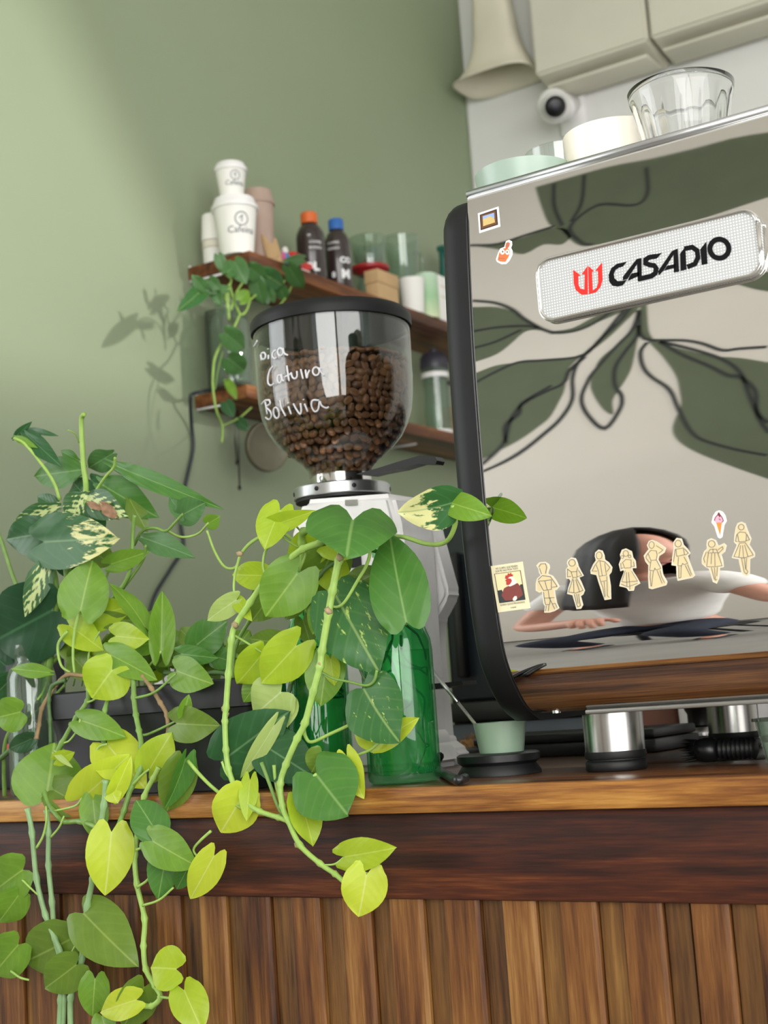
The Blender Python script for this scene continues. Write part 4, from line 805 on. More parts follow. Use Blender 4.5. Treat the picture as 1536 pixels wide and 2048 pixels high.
brew(622, -1.625, 58, 143, 'cap_orange', 'dark coffee bottle with an orange cap', [('OL', -.55, .10, 1.1, .06), ('COFFEE', -.1, .50, .9, .01), ('BLENDS', -.1, .42, .9, .01), ('*', -.2, .58, .25, .02)], 1)
brew(675, -1.615, 53, 144, 'cap_blue', 'dark coffee bottle with a blue cap', [('CO', .12, .32, .95, .06), ('M', .2, .10, .7, .06), ('8', -.55, .12, .3, .03), ('COFFEE', -.75, .60, .9, .01), ('BLENDS', -.75, .52, .9, .01)], 2)
M('yellow_tin', 'd6b52c', .4)
y = on(652, -1.69); tag(lathe('yellow_tin', [(0, .0004), (.018, .0004), (.018, .092), (.016, .094), (0, .094)], (-1.69, y, S1), 'yellow_tin', seg=24), 'yellow tin behind the two dark bottles', 'tin')
# dripper
X = -1.668; y = on(737, X); k = mpp((X, y, S1)); hb = .016
M('red_plastic', 'a31c24', .35)
dr = empty('pour_over_dripper', (X, y, S1), 'clear cone dripper on a wide red base over a glass carafe', 'dripper')
lathe('carafe', [(0, .0005), (.034, .0005), (.037, .006), (.037, .05), (.026, .074), (.024, .084), (.022, .084), (.024, .072), (.035, .048), (.035, .007), (0, .005)], (X, y, S1), 'jar_glass', dr)
lathe('base', [(0, .0845), (.026, .0845), (.030, .088), (.043, .095), (.0435, .102), (.038, .104), (.02, .100), (0, .100)], (X, y, S1), 'red_plastic', dr)
lathe('cone', [(.020, .101), (.030, .112), (.0425, .166), (.0435, .168), (.041, .168), (.028, .112), (.018, .101)], (X, y, S1), 'jar_glass', dr)
lathe('lower_bowl', [(.0345, .1045), (.036, .115), (.0365, .142), (.0350, .142), (.0345, .115), (.032, .1045)], (X, y, S1), 'clear_glass', dr)
X = -1.665; y = on(803, X)
sv = empty('glass_server', (X, y, S1), 'clear glass jug with a loop handle beside the dripper', 'jug')
lathe('jug', [(0, .0005), (.026, .0005), (.030, .01), (.031, .09), (.036, .15), (.041, .198), (.042, .201), (.0395, .201), (.034, .15), (.029, .09), (.028, .012), (0, .008)], (X, y, S1), 'jar_glass', sv)
tube('handle', spline([(X+.01, y+.037, S1+.172), (X+.012, y+.062, S1+.178), (X+.012, y+.070, S1+.150), (X+.01, y+.050, S1+.115), (X+.008, y+.031, S1+.108)], 6), .0045, 'jar_glass', sv, 10)
# kraft box
X = -1.600; y = on(768, X)-.004
kb = empty('kraft_box', (X, y, S1), 'small kraft cardboard box with a lid near the shelf edge', 'box')
box('tray', (X-.022, y-.045, S1+.0004), (X+.010, y+.035, S1+.034), 'kraft', kb, .001); box('lid', (X-.0232, y-.0465, S1+.0345), (X+.0112, y+.0365, S1+.063), 'kraft', kb, .001)
X = -1.612; y = on(812, X)
tag(lathe('glass_mug', cup_prof(.024, .029, .080, .002), (X, y+.012, S1), 'white_paper', seg=30), 'small white cup between the kraft box and the green can', 'cup')
m, nt, p, out = nodes('green_label'); tc = N(nt, 'ShaderNodeTexCoord'); sx = N(nt, 'ShaderNodeSeparateXYZ'); nt.links.new(tc.outputs['Object'], sx.inputs[0]); n_ = noise(nt, 25, 3)
mu = N(nt, 'ShaderNodeMath', operation='MULTIPLY_ADD'); nt.links.new(sx.outputs[2], mu.inputs[0]); mu.inputs[1].default_value = 7; mu.inputs[2].default_value = -7*S1
ad = N(nt, 'ShaderNodeMath', operation='MULTIPLY_ADD'); nt.links.new(n_, ad.inputs[0]); ad.inputs[1].default_value = .3; nt.links.new(mu.outputs[0], ad.inputs[2])
nt.links.new(ramp(nt, ad.outputs[0], [(.15, lin('dfe8c0')), (.5, lin('9fc79a')), (.9, lin('c4dcc4'))]), p.inputs['Base Color'])
X = -1.612; y = on(838, X)+.02
gc = tag(lathe('green_can', [(0, .0004), (.026, .0004), (.027, .003), (.027, .102), (.025, .105), (0, .105)], (X, y, S1), 'green_label', seg=30), 'pale green printed can beside the white packet', 'can')
X = -1.600; y = on(864, X)+.02
wp = empty('white_packet', (X, y, S1), 'white paper packet with faint grey print at the shelf edge', 'packet')
box('packet', (X-.02, y-.022, S1+.0004), (X+.008, y+.04, S1+.108), 'white_paper', wp, .003)
for zz_, ww in ((.080, .03), (.055, .04)): box('print_line', (X+.0081, y-.012, S1+zz_), (X+.0084, y-.012+ww, S1+zz_+.004), 'cup_ridge', wp)
M('teal_bag', '17594f', .45, var=.12, vscale=20)
X = -1.68; y = on(893, X)
tb = empty('coffee_bag', (X, y, S1), 'dark teal foil coffee bag at the end of the shelf', 'bag')
vs = []; fs = []; rows = 9
for i in range(rows):
    t = i/(rows-1); dth = .030*(1-t*.75)+.002; wdt = .045-.004*sin(t*pi*3)
    for k in range(16): a_ = 2*pi*k/16; vs.append((X+dth*math.copysign(abs(sin(a_))**.7, sin(a_)), y+.012+wdt*math.copysign(abs(cos(a_))**.5, cos(a_)), S1+.0005+.225*t))
for i in range(rows-1):
    for k in range(16): fs.append((i*16+k, i*16+(k+1) % 16, (i+1)*16+(k+1) % 16, (i+1)*16+k))
fs += [tuple(range(16))[::-1], tuple((rows-1)*16+k for k in range(16))]
meshobj('bag', vs, fs, 'teal_bag', tb); box('fold_strip', (X-.012, y-.03, S1+.2256), (X+.012, y+.054, S1+.238), 'teal_bag', tb, .003)

# ---- lower shelf
X = -1.708; y = 2.10+.012
gcyl = tag(lathe('glass_cylinder', [(0, .0005), (.026, .0005), (.028, .004), (.028, .165), (.026, .165), (.026, .006), (0, .006)], (X, y+.02, S2), 'smoky_glass', seg=32), 'tall smoky glass cylinder by the green wall', 'vase')
fx = -1.675; fy = on(851, fx); 
fpz = zpx(851, 845, fx)-S2
M('press_lid', '3a3842', .4); M('press_handle', '40302c', .4)
fp = empty('press_pot', (fx, fy, S2), 'glass press pot with white bands and brown handle on the lower shelf', 'press pot')
lathe('jar', [(0, .0005), (.030, .0005), (.031, .003), (.031, .165), (.029, .165), (.029, .005), (0, .005)], (fx, fy, S2), 'jar_glass', fp)
for zb_ in (.006, .143): lathe('band', [(.0312, zb_), (.0325, zb_), (.0325, zb_+.012), (.0312, zb_+.012)], (fx, fy, S2), 'white_plastic', fp)
lathe('lid', [(0, .1655), (.033, .1655), (.034, .172), (.033, .192), (.027, .202), (.010, .206), (.010, .213), (0, .215)], (fx, fy, S2), 'press_lid', fp)
dv = Vector((.86, .5, 0)); bz = Vector((fx, fy, S2))
tube('handle', spline([bz+Vector((0, 0, .128))+dv*.031, bz+Vector((0, 0, .138))+dv*.050, bz+Vector((0, 0, .118))+dv*.066, bz+Vector((0, 0, .075))+dv*.072, bz+Vector((0, 0, .040))+dv*.088], 6), .006, 'press_handle', fp, 10)
y = on(895, -1.69)
cr_ = empty('wooden_crate', (-1.69, y, S2), 'light wooden slatted crate behind the press pot', 'crate')
for i in range(3): box('slat', (-1.73, y-.03, S2+.006+i*.030), (-1.645, y+.12, S2+.030+i*.030), 'kraft', cr_, .001)
for yy in (y-.024, y+.11): box('post', (-1.73, yy, S2+.0004), (-1.66, yy+.008, S2+.098), 'kraft', cr_, .001)
# hanging pan and rods under the lower shelf
pc_ = at(538, 893, X=-1.655); rp_ = 50*mpp(pc_)
M('pan_metal', '6e6a58', .5, .45, .08, 40)
pan = empty('hanging_pan', (pc_.x, pc_.y, S2-.026), 'small round steel pan hanging under the lower shelf', 'pan')
nv = Vector((.93, -.30, -.10)).normalized(); s1_ = nv.cross(Vector((0, 0, 1))).normalized(); s2_ = s1_.cross(nv)
vs, fs = lathe_data([(0, -.012), (rp_, -.012), (rp_*1.02, -.010), (rp_*1.0, -.002), (rp_*.95, 0), (rp_*.93, -.0012), (0, -.0012)], (0, 0, 0), 40)
meshobj('dish', [pc_+s1_*v[0]+s2_*v[1]+nv*v[2] for v in vs], fs, 'pan_metal', pan)
tube('handle', [pc_+s2_*rp_*.95, pc_+s2_*rp_*1.25, (pc_.x, pc_.y, S2-.0255)], .006, 'steel', pan, 10)
for a_, b_, lb_ in (((468, 855), (474, 925), 'shorter thin dark bar spoon hanging under the lower shelf'), ((476, 850), (479, 975), 'longer thin dark bar spoon hanging under the lower shelf')):
    p1 = at(b_[0], b_[1], X=-1.70); p0 = at(a_[0], a_[1], X=-1.70); hk = Vector((p0.x, p0.y, S2-.0255))
    ro = empty('bar_spoon', hk, lb_, 'spoon', 'bar spoons hanging under the shelf')
    tube('shaft', [hk, p0, p1], .0016, 'dark_steel', ro, 6); lathe('bowl', [(0, -.006), (.003, -.004), (.004, 0), (.002, .004), (0, .005)], p1, 'dark_steel', ro, 10)
M('cord', '2a3036', .5)
tag(tube('dark_cord', spline([(-1.66, 2.16, S2+.004), (-1.685, 2.10, S2+.006), at(388, 787, X=-1.70), at(381, 800, X=-1.705), at(383, 850, X=-1.73), at(386, 895, X=-1.735), at(375, 950, X=-1.735), at(364, 1000, X=-1.735), at(362, 1050, X=-1.735), at(366, 1095, X=-1.735), at(340, 1140, X=-1.735), at(310, 1190, X=-1.735), at(295, 1240, X=-1.735)], 6), .0034, 'cord'), 'dark cord running down the green wall from the shelf', 'cord')

# ================================================================ coffee grinder
HX, HY = -.925, 1.36
def hz(py): return at(672, py, Y=HY).z
gr = empty('coffee_grinder', (HX, HY, WT), 'white coffee grinder with a big clear hopper full of beans', 'grinder')
ZL = hz(652)
HPROF = [(.0912, ZL), (.0912, hz(700)), (.0908, hz(760)), (.0895, hz(800)), (.0868, hz(830)), (.0815, hz(856)), (.0735, hz(880)), (.0630, hz(900)), (.0510, hz(916)), (.0420, hz(930)), (.0370, hz(942)), (.0355, hz(956))]
def hr(z):
    zs_ = [p_[1] for p_ in HPROF][::-1]; rs_ = [p_[0] for p_ in HPROF][::-1]; return interp(z, zs_, rs_)
inner = [(r_-.0028, z_) for r_, z_ in reversed(HPROF)]
lathe('hopper', [(r_, z_) for r_, z_ in HPROF]+inner+[HPROF[0]], (HX, HY, 0), 'hopper_glass', gr, 64, 60)
lid = lathe('hopper_lid', [(0, ZL+.012), (.080, ZL+.0125), (.090, ZL+.0110), (.0935, ZL+.0070), (.0940, ZL+.0010), (.0935, ZL-.0060), (.0918, ZL-.0060), (.0915, ZL+.0005), (.088, ZL+.001), (.087, ZL-.004), (0, ZL-.004)], (HX, HY, 0), 'black_matte', gr, 64)
zn0 = hz(952); zn1 = hz(976)
lathe('neck', [(0, zn1), (.0345, zn1), (.0350, zn1+.002), (.0350, zn0-.001), (.0335, zn0), (0, zn0)], (HX, HY, 0), 'chrome', gr, 48)
zc1 = hz(1000)
cl_ = lathe('collar', [(0, zc1), (.0545, zc1), (.0555, zc1+.001), (.0555, zn1-.0015), (.054, zn1), (.030, zn1), (0, zn1)], (HX, HY, 0), 'alu', gr, 64)
lathe('collar_groove', [(0, zc1-.003), (.0535, zc1-.003), (.0535, zc1), (0, zc1)], (HX, HY, 0), 'black_rubber', gr, 48)
for a_ in (-2.35, -1.5, -.72, .5, 1.6, 2.8):
    c_ = Vector((HX+.0555*cos(a_), HY+.0555*sin(a_), (zc1+zn1)/2)); d_ = Vector((cos(a_), sin(a_), 0)); s_ = Vector((-sin(a_), cos(a_), 0))
    vs, fs = lathe_data([(0, .0006), (.0026, .0006), (.0026, -.001), (0, -.001)], (0, 0, 0), 12); meshobj('set_screw', [c_+s_*v[0]+Vector((0, 0, v[1]))+d_*v[2] for v in vs], fs, 'black_rubber', cl_)
# shut-off lever
def gp(yy): return lambda a, b, h: (lambda q: (q.x, q.y+h, q.z))(at(a, b, Y=yy))
lv = prism('lever', [(712, 948), (752, 937), (800, 922), (838, 911), (870, 913), (874, 921), (871, 928), (838, 927), (803, 938), (760, 946), (740, 951)], gp(1.296), .016, 'black_plastic', gr)
# body
def soft(name, poly, mapf, th, mat, par, bev=.006):
    bm = bmesh.new(); n = len(poly)
    T = [bm.verts.new(mapf(u, v, th)) for u, v in poly]; B = [bm.verts.new(mapf(u, v, 0)) for u, v in poly]
    bm.faces.new(T); bm.faces.new(B[::-1])
    for i in range(n): bm.faces.new((T[i], B[i], B[(i+1) % n], T[(i+1) % n]))
    bmesh.ops.recalc_face_normals(bm, faces=bm.faces)
    bmesh.ops.bevel(bm, geom=bm.edges[:], offset=bev, segments=3, affect='EDGES', clamp_overlap=True)
    return autosmooth(bmobj(name, bm, mat, par), 40)
zt_ = zc1-.003
def bodymap(u, v, h):
    q = at(u, v, Y=1.30); return (q.x, 1.30+h, min(max(q.z, WT+.0006), zt_-.0002))
soft('body', [(600, 985), (780, 985), (800, 1060), (812, 1240), (826, 1480), (850, 1510), (858, 1560), (552, 1570), (560, 1500), (572, 1300), (574, 1080)], bodymap, .075, 'white_plastic', gr, .008)
def sidemap(u, v, h):
    q = at(u, v, Y=1.376); return (q.x, 1.376+h, min(max(q.z, WT+.0006), zt_-.012))
soft('rear_housing', [(770, 1015), (846, 1024), (860, 1050), (895, 1182), (893, 1196), (868, 1242), (868, 1300), (884, 1480), (912, 1500), (922, 1560), (800, 1560)], sidemap, .03, 'white_plastic', gr, .005)
prism('display', [(702, 1108), (722, 1107), (724, 1134), (704, 1136)], lambda u, v, h: (lambda q: (q.x, q.y-h, q.z))(at(u, v, Y=1.2995)), .0012, 'black_plastic', gr)
fk = prism('fork', [(858, 1368), (924, 1362), (926, 1370), (858, 1380)], gp(1.285), .03, 'black_plastic', gr)
nt_ = prism('notch', [(692, 1000), (716, 999), (716, 1010), (692, 1011)], lambda u, v, h: (lambda q: (q.x, q.y-h, q.z))(at(u, v, Y=1.2995)), .002, 'steel', gr)
# handwriting on the hopper
def onhop(x, y, h=.0004):
    v = ray(x, y); t = 1.2
    while t < 2.2:
        q = C+v*t; r_ = sqrt((q.x-HX)**2+(q.y-HY)**2)
        if r_ < hr(q.z)+h: return q
        t += .0008
    return None
M('chalk_ink', 'd8d8dc', .6)
def loop(cx, cy, rx, ry, rot=0): return [(cx+rx*cos(t*pi/6)*cos(rot)-ry*sin(t*pi/6)*sin(rot), cy+rx*cos(t*pi/6)*sin(rot)+ry*sin(t*pi/6)*cos(rot)) for t in range(13)]
HW = [loop(205, 705, 36, 52), [(165, 690), (178, 775)], [(284, 690), (282, 755)], [(276, 590), (279, 602)], [(398, 615), (352, 655), (345, 715), (380, 750), (410, 728)], loop(465, 645, 40, 58), [(505, 585), (528, 665), (582, 695)], [(60, 560), (90, 520), (110, 470)],
 [(355, 865), (305, 925), (277, 1035), (280, 1125), (320, 1158), (370, 1130)], loop(455, 1058, 32, 62), [(482, 985), (500, 1078), (532, 1085)], [(565, 855), (580, 960), (602, 1095)], [(532, 1032), (640, 972)], [(632, 958), (650, 1030), (690, 1055), (722, 1020), (720, 938)], [(780, 910), (800, 1000), (815, 1058)], [(852, 918), (872, 1048), (885, 985), (918, 920)], loop(1015, 942, 50, 62), [(1068, 885), (1090, 950), (1142, 1012)],
 [(178, 1450), (230, 1392), (300, 1382)], [(232, 1400), (250, 1500), (266, 1600)], [(300, 1384), (308, 1440), (252, 1490), (312, 1555), (330, 1630), (292, 1682), (240, 1650)], loop(405, 1580, 42, 84, -.15), [(460, 1388), (482, 1500), (546, 1630)], [(590, 1478), (632, 1602)], [(583, 1418), (588, 1432)], [(665, 1435), (718, 1535), (773, 1600), (787, 1530), (775, 1432)], [(838, 1438), (886, 1562)], [(818, 1368), (824, 1384)], [(1062, 1388), (965, 1388), (945, 1470), (990, 1558), (1048, 1530), (1070, 1400), (1102, 1470), (1170, 1505), (1212, 1488)]]
bm = bmesh.new()
for ln in HW:
    pts = [onhop(500+a*.1302, 620+b*.1302) for a, b in ln]
    if None in pts: continue
    vs, fs = tube_data(spline(pts, 4), .0011, 6); bv = [bm.verts.new(v) for v in vs]
    for f_ in fs: bm.faces.new([bv[i] for i in f_])
hw_ = bmobj('handwriting', bm, 'chalk_ink', gr, True); hw_['label'] = 'white handwritten words on the hopper'

# coffee beans ------------------------------------------------------------
m, nt, p, out = nodes('bean'); oi = N(nt, 'ShaderNodeObjectInfo'); nz = noise(nt, 300, 3)
ad = N(nt, 'ShaderNodeMath', operation='MULTIPLY_ADD'); nt.links.new(nz, ad.inputs[0]); ad.inputs[1].default_value = .5; 
m5 = N(nt, 'ShaderNodeMath', operation='MULTIPLY'); nt.links.new(oi.outputs['Random'], m5.inputs[0]); m5.inputs[1].default_value = .5; nt.links.new(m5.outputs[0], ad.inputs[2])
nt.links.new(ramp(nt, ad.outputs[0], [(.1, lin('5a3c2a')), (.5, lin('82583c')), (.95, lin('a87850'))]), p.inputs['Base Color']); p.inputs['Roughness'].default_value = .36
M('bean_seam', 'a07a52', .6)
def bean_mesh():
    vs = []; fs = []; nl, na = 8, 12; Lh, Wd, Tk = .0062, .0046, .0036
    for i in range(nl+1):
        t = pi*i/nl; x_ = -Lh*cos(t); s_ = sin(t)**.85 if 0 < i < nl else 0
        for k in range(na):
            a_ = 2*pi*k/na; y_ = Wd*cos(a_)*s_; z_ = Tk*sin(a_)*s_
            if z_ > 0: z_ *= .62
            if k == 3: z_ -= .0014*s_
            vs.append((x_, y_, z_))
    for i in range(nl):
        for k in range(na): fs.append((i*na+k, i*na+(k+1) % na, (i+1)*na+(k+1) % na, (i+1)*na+k))
    return vs, fs
bvs, bfs = bean_mesh(); bme = bpy.data.meshes.new('coffee_bean'); bme.from_pydata(bvs, [], bfs); bme.update(); bme.polygons.foreach_set('use_smooth', [True]*len(bme.polygons)); bme.materials.append(MATS['bean'])
rb = random.Random(11); cand = []
ZB = hz(738)                                      # level of the beans against the glass
z = hz(950); 
while z < ZB:
    r_ = hr(z)-.0028-.0046; n_ = max(6, int(2*pi*r_/.0098)); off_ = rb.random()*6
    for k in range(n_):
        a_ = off_+2*pi*(k+rb.uniform(-.12, .12))/n_; cand.append((Vector((HX+r_*cos(a_), HY+r_*sin(a_), z+rb.uniform(-.0012, .0012))), Vector((cos(a_), sin(a_), 0)), False))
    z += .0078
for ring in range(9):                              # the heap's top
    r_ = ring*.0098+.004; n_ = max(1, int(2*pi*r_/.0105))
    if r_ > .083: break
    for k in range(n_):
        a_ = 2*pi*k/n_+ring; cand.append((Vector((HX+r_*cos(a_), HY+r_*sin(a_), ZB+.002+.012*(1-r_/.085)+rb.uniform(-.001, .002))), Vector((0, 0, 1)), True))
def rotm(nrm):
    t_ = nrm.cross(Vector((0, 0, 1)) if abs(nrm.z) < .9 else Vector((1, 0, 0))).normalized(); b_ = nrm.cross(t_)
    al = rb.uniform(0, 2*pi); fl = 1 if rb.random() < .45 else -1
    x_ = t_*cos(al)+b_*sin(al); y_ = (nrm*fl).cross(x_); m_ = Matrix((x_, y_, nrm*fl)).transposed()
    tilt = Matrix.Rotation(rb.gauss(0, .28), 3, 'X') @ Matrix.Rotation(rb.gauss(0, .2), 3, 'Y'); return m_ @ tilt
cand.sort(key=lambda c_: -((C-c_[0]).normalized().dot(c_[1]) if not c_[2] else -2+.3*((C-c_[0]).normalized().dot((c_[0]-Vector((HX, HY, c_[0].z))).normalized()))))
sv_ = []; sf_ = []
for i, (p_, n_, tp) in enumerate(cand):
    rm = rotm(n_)
    if i < 300:
        o = bpy.data.objects.new('coffee_bean', bme); COL.objects.link(o); o.matrix_world = Matrix.Translation(p_) @ rm.to_4x4() @ Matrix.Scale(rb.uniform(.92, 1.06), 4)
        tag(o, 'roasted brown coffee bean pressed against the hopper glass', 'coffee bean', 'coffee beans in the hopper')
    else:
        k = len(sv_); sv_ += [p_+rm @ Vector(v) for v in bvs]; sf_ += [tuple(k+j for j in f_) for f_ in bfs]
tag(meshobj('coffee_beans', sv_, sf_, 'bean', kind='stuff'), 'heap of roasted coffee beans deeper in the hopper', 'coffee beans')
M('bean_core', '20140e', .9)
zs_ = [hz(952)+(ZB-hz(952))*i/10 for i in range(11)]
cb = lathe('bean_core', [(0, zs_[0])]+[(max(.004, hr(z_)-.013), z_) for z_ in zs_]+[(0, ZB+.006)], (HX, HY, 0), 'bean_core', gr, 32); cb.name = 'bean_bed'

# ================================================================ green bottles
BP = [(0, .0005), (.0290, .0005), (.0322, .003), (.0330, .007), (.0330, .118), (.0318, .128), (.0275, .140), (.0210, .151), (.0165, .160), (.0150, .172), (.0142, .190), (.0142, .196), (.0155, .197), (.0155, .200), (.0142, .201), (.0142, .204), (.0158, .205), (.0158, .210), (.0150, .213), (.0125, .213), (.0122, .19), (.0135, .165), (.0185, .150), (.0260, .138), (.0302, .126), (.0305, .012), (.027, .008), (0, .007)]
M('root', '2a2a20', .8, var=.3, vscale=200); M('emboss', '0f5a30', .3)
def soju(cx, cy, lab, lvl, seed):
    g = empty('green_bottle', (cx, cy, WT), lab, 'bottle', 'green glass bottles with cuttings')
    lathe('bottle', BP, (cx, cy, WT), 'green_glass', g, 48, 50)
    lathe('water', [(0, .0085), (.0285, .0092), (.0298, .013), (.0298, lvl), (0, lvl)], (cx, cy, WT), 'water_green', g, 40)
    rr = random.Random(seed)
    for k in range(11):
        p_ = Vector((cx+rr.uniform(-.008, .008), cy+rr.uniform(-.008, .008), WT+rr.uniform(.09, .15))); pts = [p_]
        d_ = Vector((rr.gauss(0, .5), rr.gauss(0, .5), -1))
        for j in range(8):
            d_ = (d_+Vector((rr.gauss(0, .55), rr.gauss(0, .55), rr.gauss(0, .2)))).normalized(); q = pts[-1]+d_*.012
            v2 = Vector((q.x-cx, q.y-cy)); 
            if v2.length > .027: v2 = v2.normalized()*.027; q.x, q.y = cx+v2.x, cy+v2.y
            q.z = max(q.z, WT+.012); pts.append(q)
        tube('root', spline(pts, 3), lambda t: .0013*(1-.6*t), 'root', g, 5)
    ca = math.atan2(C.y-cy, C.x-cx)+.55
    def cm(u, v, h): a_ = ca+u/.0332; return (cx+(.0331+h)*cos(a_), cy+(.0331+h)*sin(a_), WT+v)
    v_, f_ = text2d('JINRO', .017); decal('embossed_name', ([(a, b+.008) for a, b in v_], f_), cm, 'emboss', g)
B1 = (-.7126, 1.118); B2 = (-.8137, 1.128)
soju(*B1, 'green glass bottle beside the grinder foot holding the large-leaved vine', .118, 21)
soju(*B2, 'green glass bottle between the planter and the other bottle', .112, 22)

# ================================================================ planter, jars and packets on the left
M('planter_black', '17181a', .5, var=.2, vscale=60, bumpy=.05); M('soil', '2a211a', .95, var=.4, vscale=120, bumpy=.6)
PX0, PX1, PY0, PY1 = -1.133, -.857, 1.082, 1.205
pln = empty('planter', ((PX0+PX1)/2, 1.14, WT), 'black rectangular plastic planter on the worktop edge', 'planter')
bm = bmesh.new()
def ringr(x0, x1, y0, y1, z, r=.012, n=4): return [bm.verts.new((a, b, z)) for a, b in rrect(x0, x1, y0, y1, r, n)]
secs_ = [(.010, .0006), (.010, .012), (.0075, .060), (.0045, .078), (.0, .079), (.0, .104), (.003, .106)]
inn = [(.005, .104), (.009, .080), (.013, .02)]
rings = [ringr(PX0+d_, PX1-d_, PY0+d_, PY1-d_, WT+z_) for d_, z_ in secs_+inn]
k = len(rings[0])
for A_, B_ in zip(rings, rings[1:]):
    for i in range(k): bm.faces.new((A_[i], A_[(i+1) % k], B_[(i+1) % k], B_[i]))
bm.faces.new(rings[0][::-1]); bm.faces.new(rings[-1])
autosmooth(bmobj('pot', bm, 'planter_black', pln), 35)
prism('soil', rrect(PX0+.0095, PX1-.0095, PY0+.0095, PY1-.0095, .008, 4), lambda a, b, h: (a, b, WT+.083+h), .008, 'soil', pln)
q = at(66, 1450, Y=1.135); JX, JY = q.x, 1.135
jz = at(75, 1288, Y=1.135).z-WT
jar = empty('glass_jar', (JX, JY, WT), 'clear glass jar of water with thick plant stems beside the planter', 'jar')
lathe('jar', [(0, .0005), (.024, .0005), (.0265, .004), (.0268, jz*.78), (.024, jz*.84), (.0165, jz*.88), (.0165, jz*.93), (.0178, jz*.94), (.0178, jz), (.0155, jz), (.0150, jz*.88), (.022, jz*.83), (.0248, jz*.77), (.0245, .006), (0, .004)], (JX, JY, WT), 'jar_glass', jar, 40, 50)
lathe('water', [(0, .0065), (.0240, .0068), (.0243, jz*.6), (0, jz*.6)], (JX, JY, WT), 'jar_glass', jar, 32)
M('pack_dark', '1b1c20', .4); M('pack_print', 'c9c4cc', .5, var=.5, vscale=110)
q = at(18, 1500, Y=1.26); pk = empty('printed_carton', (q.x, 1.29, WT), 'dark printed carton with a pale top band behind the glass jar', 'carton')
zt2 = at(35, 1270, Y=1.26).z
box('carton', (q.x-.06, 1.26, WT+.0004), (q.x+.03, 1.33, zt2-.03), 'pack_dark', pk, .001); box('top_band', (q.x-.0605, 1.2595, zt2-.03), (q.x+.0305, 1.3305, zt2), 'pack_print', pk, .001)
box('red_mark', (q.x-.008, 1.2588, WT+.042), (q.x+.004, 1.2598, WT+.055), 'toy_red', pk, .0004)
v_, f_ = text2d('MA', .02); decal('print', ([(a+q.x-.03, b+WT+.085) for a, b in v_], f_), lambda a, b, h: (a, 1.2594-h, b), 'label_white', pk)
q = at(347, 1330, Y=1.30); tag(lathe('white_beaker', cup_prof(.020, .024, at(347, 1298, Y=1.28).z-WT, .002), (q.x, 1.30, WT), 'white_plastic', seg=28), 'white beaker half hidden behind the planter leaves', 'cup')

# ================================================================ plants
HWT = [(0, .74), (.06, .86), (.15, .94), (.28, 1.0), (.44, .97), (.6, .85), (.75, .63), (.87, .37), (.95, .16), (1, .012)]
LWT = [(0, .34), (.1, .62), (.25, .92), (.4, 1.0), (.6, .86), (.78, .55), (.9, .27), (1, .012)]
rl = random.Random(4)
def leaf(par, b, t, w, mat, P, dt=None, fold=.30, curl=.20, roll=0, lobe=.20, shape=HWT, wave=.06):
    """a blade from photo point b (stalk end) to t (tip), w wide, on plane P=('Y', value); dt shifts the tip along that axis"""
    ax_, val = P; dt = rl.uniform(-.014, .002) if dt is None else dt
    B = at(*b, **{ax_: val}); T = at(*t, **{ax_: val+dt}); axis = T-B; Ln = axis.length; axis.normalize()
    mid = (B+T)/2; vw = (C-mid).normalized(); n = (vw-axis*vw.dot(axis)).normalized()
    n = Matrix.Rotation(radians(roll+rl.uniform(-9, 9)), 3, axis) @ n
    s = axis.cross(n); W = w*1.26*mpp(mid)/2; nu, nv = 11, 8; vs = []; uv = []; fs = []
    ph = rl.uniform(0, 6)
    us = [0, .05, .12, .21, .32, .44, .56, .68, .79, .88, .95, 1]
    for u in us:
        hw = interp(u, [q[0] for q in shape], [q[1] for q in shape])
        for k in range(nv+1):
            v = -1+2*k/nv
            lo = u*Ln-lobe*1.15*Ln*sin(pi*.80*abs(v)**.9)*(1-u)**3+(.06*Ln*abs(v)**6*(1-u)**4)
            p = B+axis*lo+s*(v*hw*W*(1-.10*fold))
            hgt = fold*abs(v)**1.2*hw*W*.8-curl*Ln*(u-.25)**2*1.1-.10*W*(abs(v)**3)*hw+wave*W*sin(u*9+ph+v*2)*abs(v)
            vs.append(p+n*hgt); uv.append((u, v*max(hw, .15)))
    for i in range(nu):
        for k in range(nv): a_ = i*(nv+1)+k; fs.append((a_, a_+1, a_+nv+2, a_+nv+1))
    return meshobj('leaf', vs, fs, mat, par, uvs=uv)
def vine(par, pts, P, r, mat, name='vine', n=6, taper=0., bumps=True):
    ax_, val = P; n_ = len(pts)
    def vv(i):
        if not isinstance(val, tuple): return val
        t = i/(n_-1)
        if len(val) == 2: return val[0]+(val[1]-val[0])*t
        return val[0]+(val[1]-val[0])*t/.3 if t < .3 else val[1]+(val[2]-val[1])*(t-.3)/.7
    W = [at(*q, **{ax_: vv(i)}) for i, q in enumerate(pts)]
    def rad(t):
        b = 0
        if bumps:
            f_ = t*(n_-1); d_ = abs(f_-round(f_)); b = .35*math.exp(-(d_/.07)**2)
        return r*(1-taper*t)*(1+b)
    return tube(name, spline(W, n), rad, mat, par, 8)
def pet(par, pts, P, r=.0011, mat='stem_light'): return vine(par, pts, P, r, mat, 'petiole', 5, .25, False)

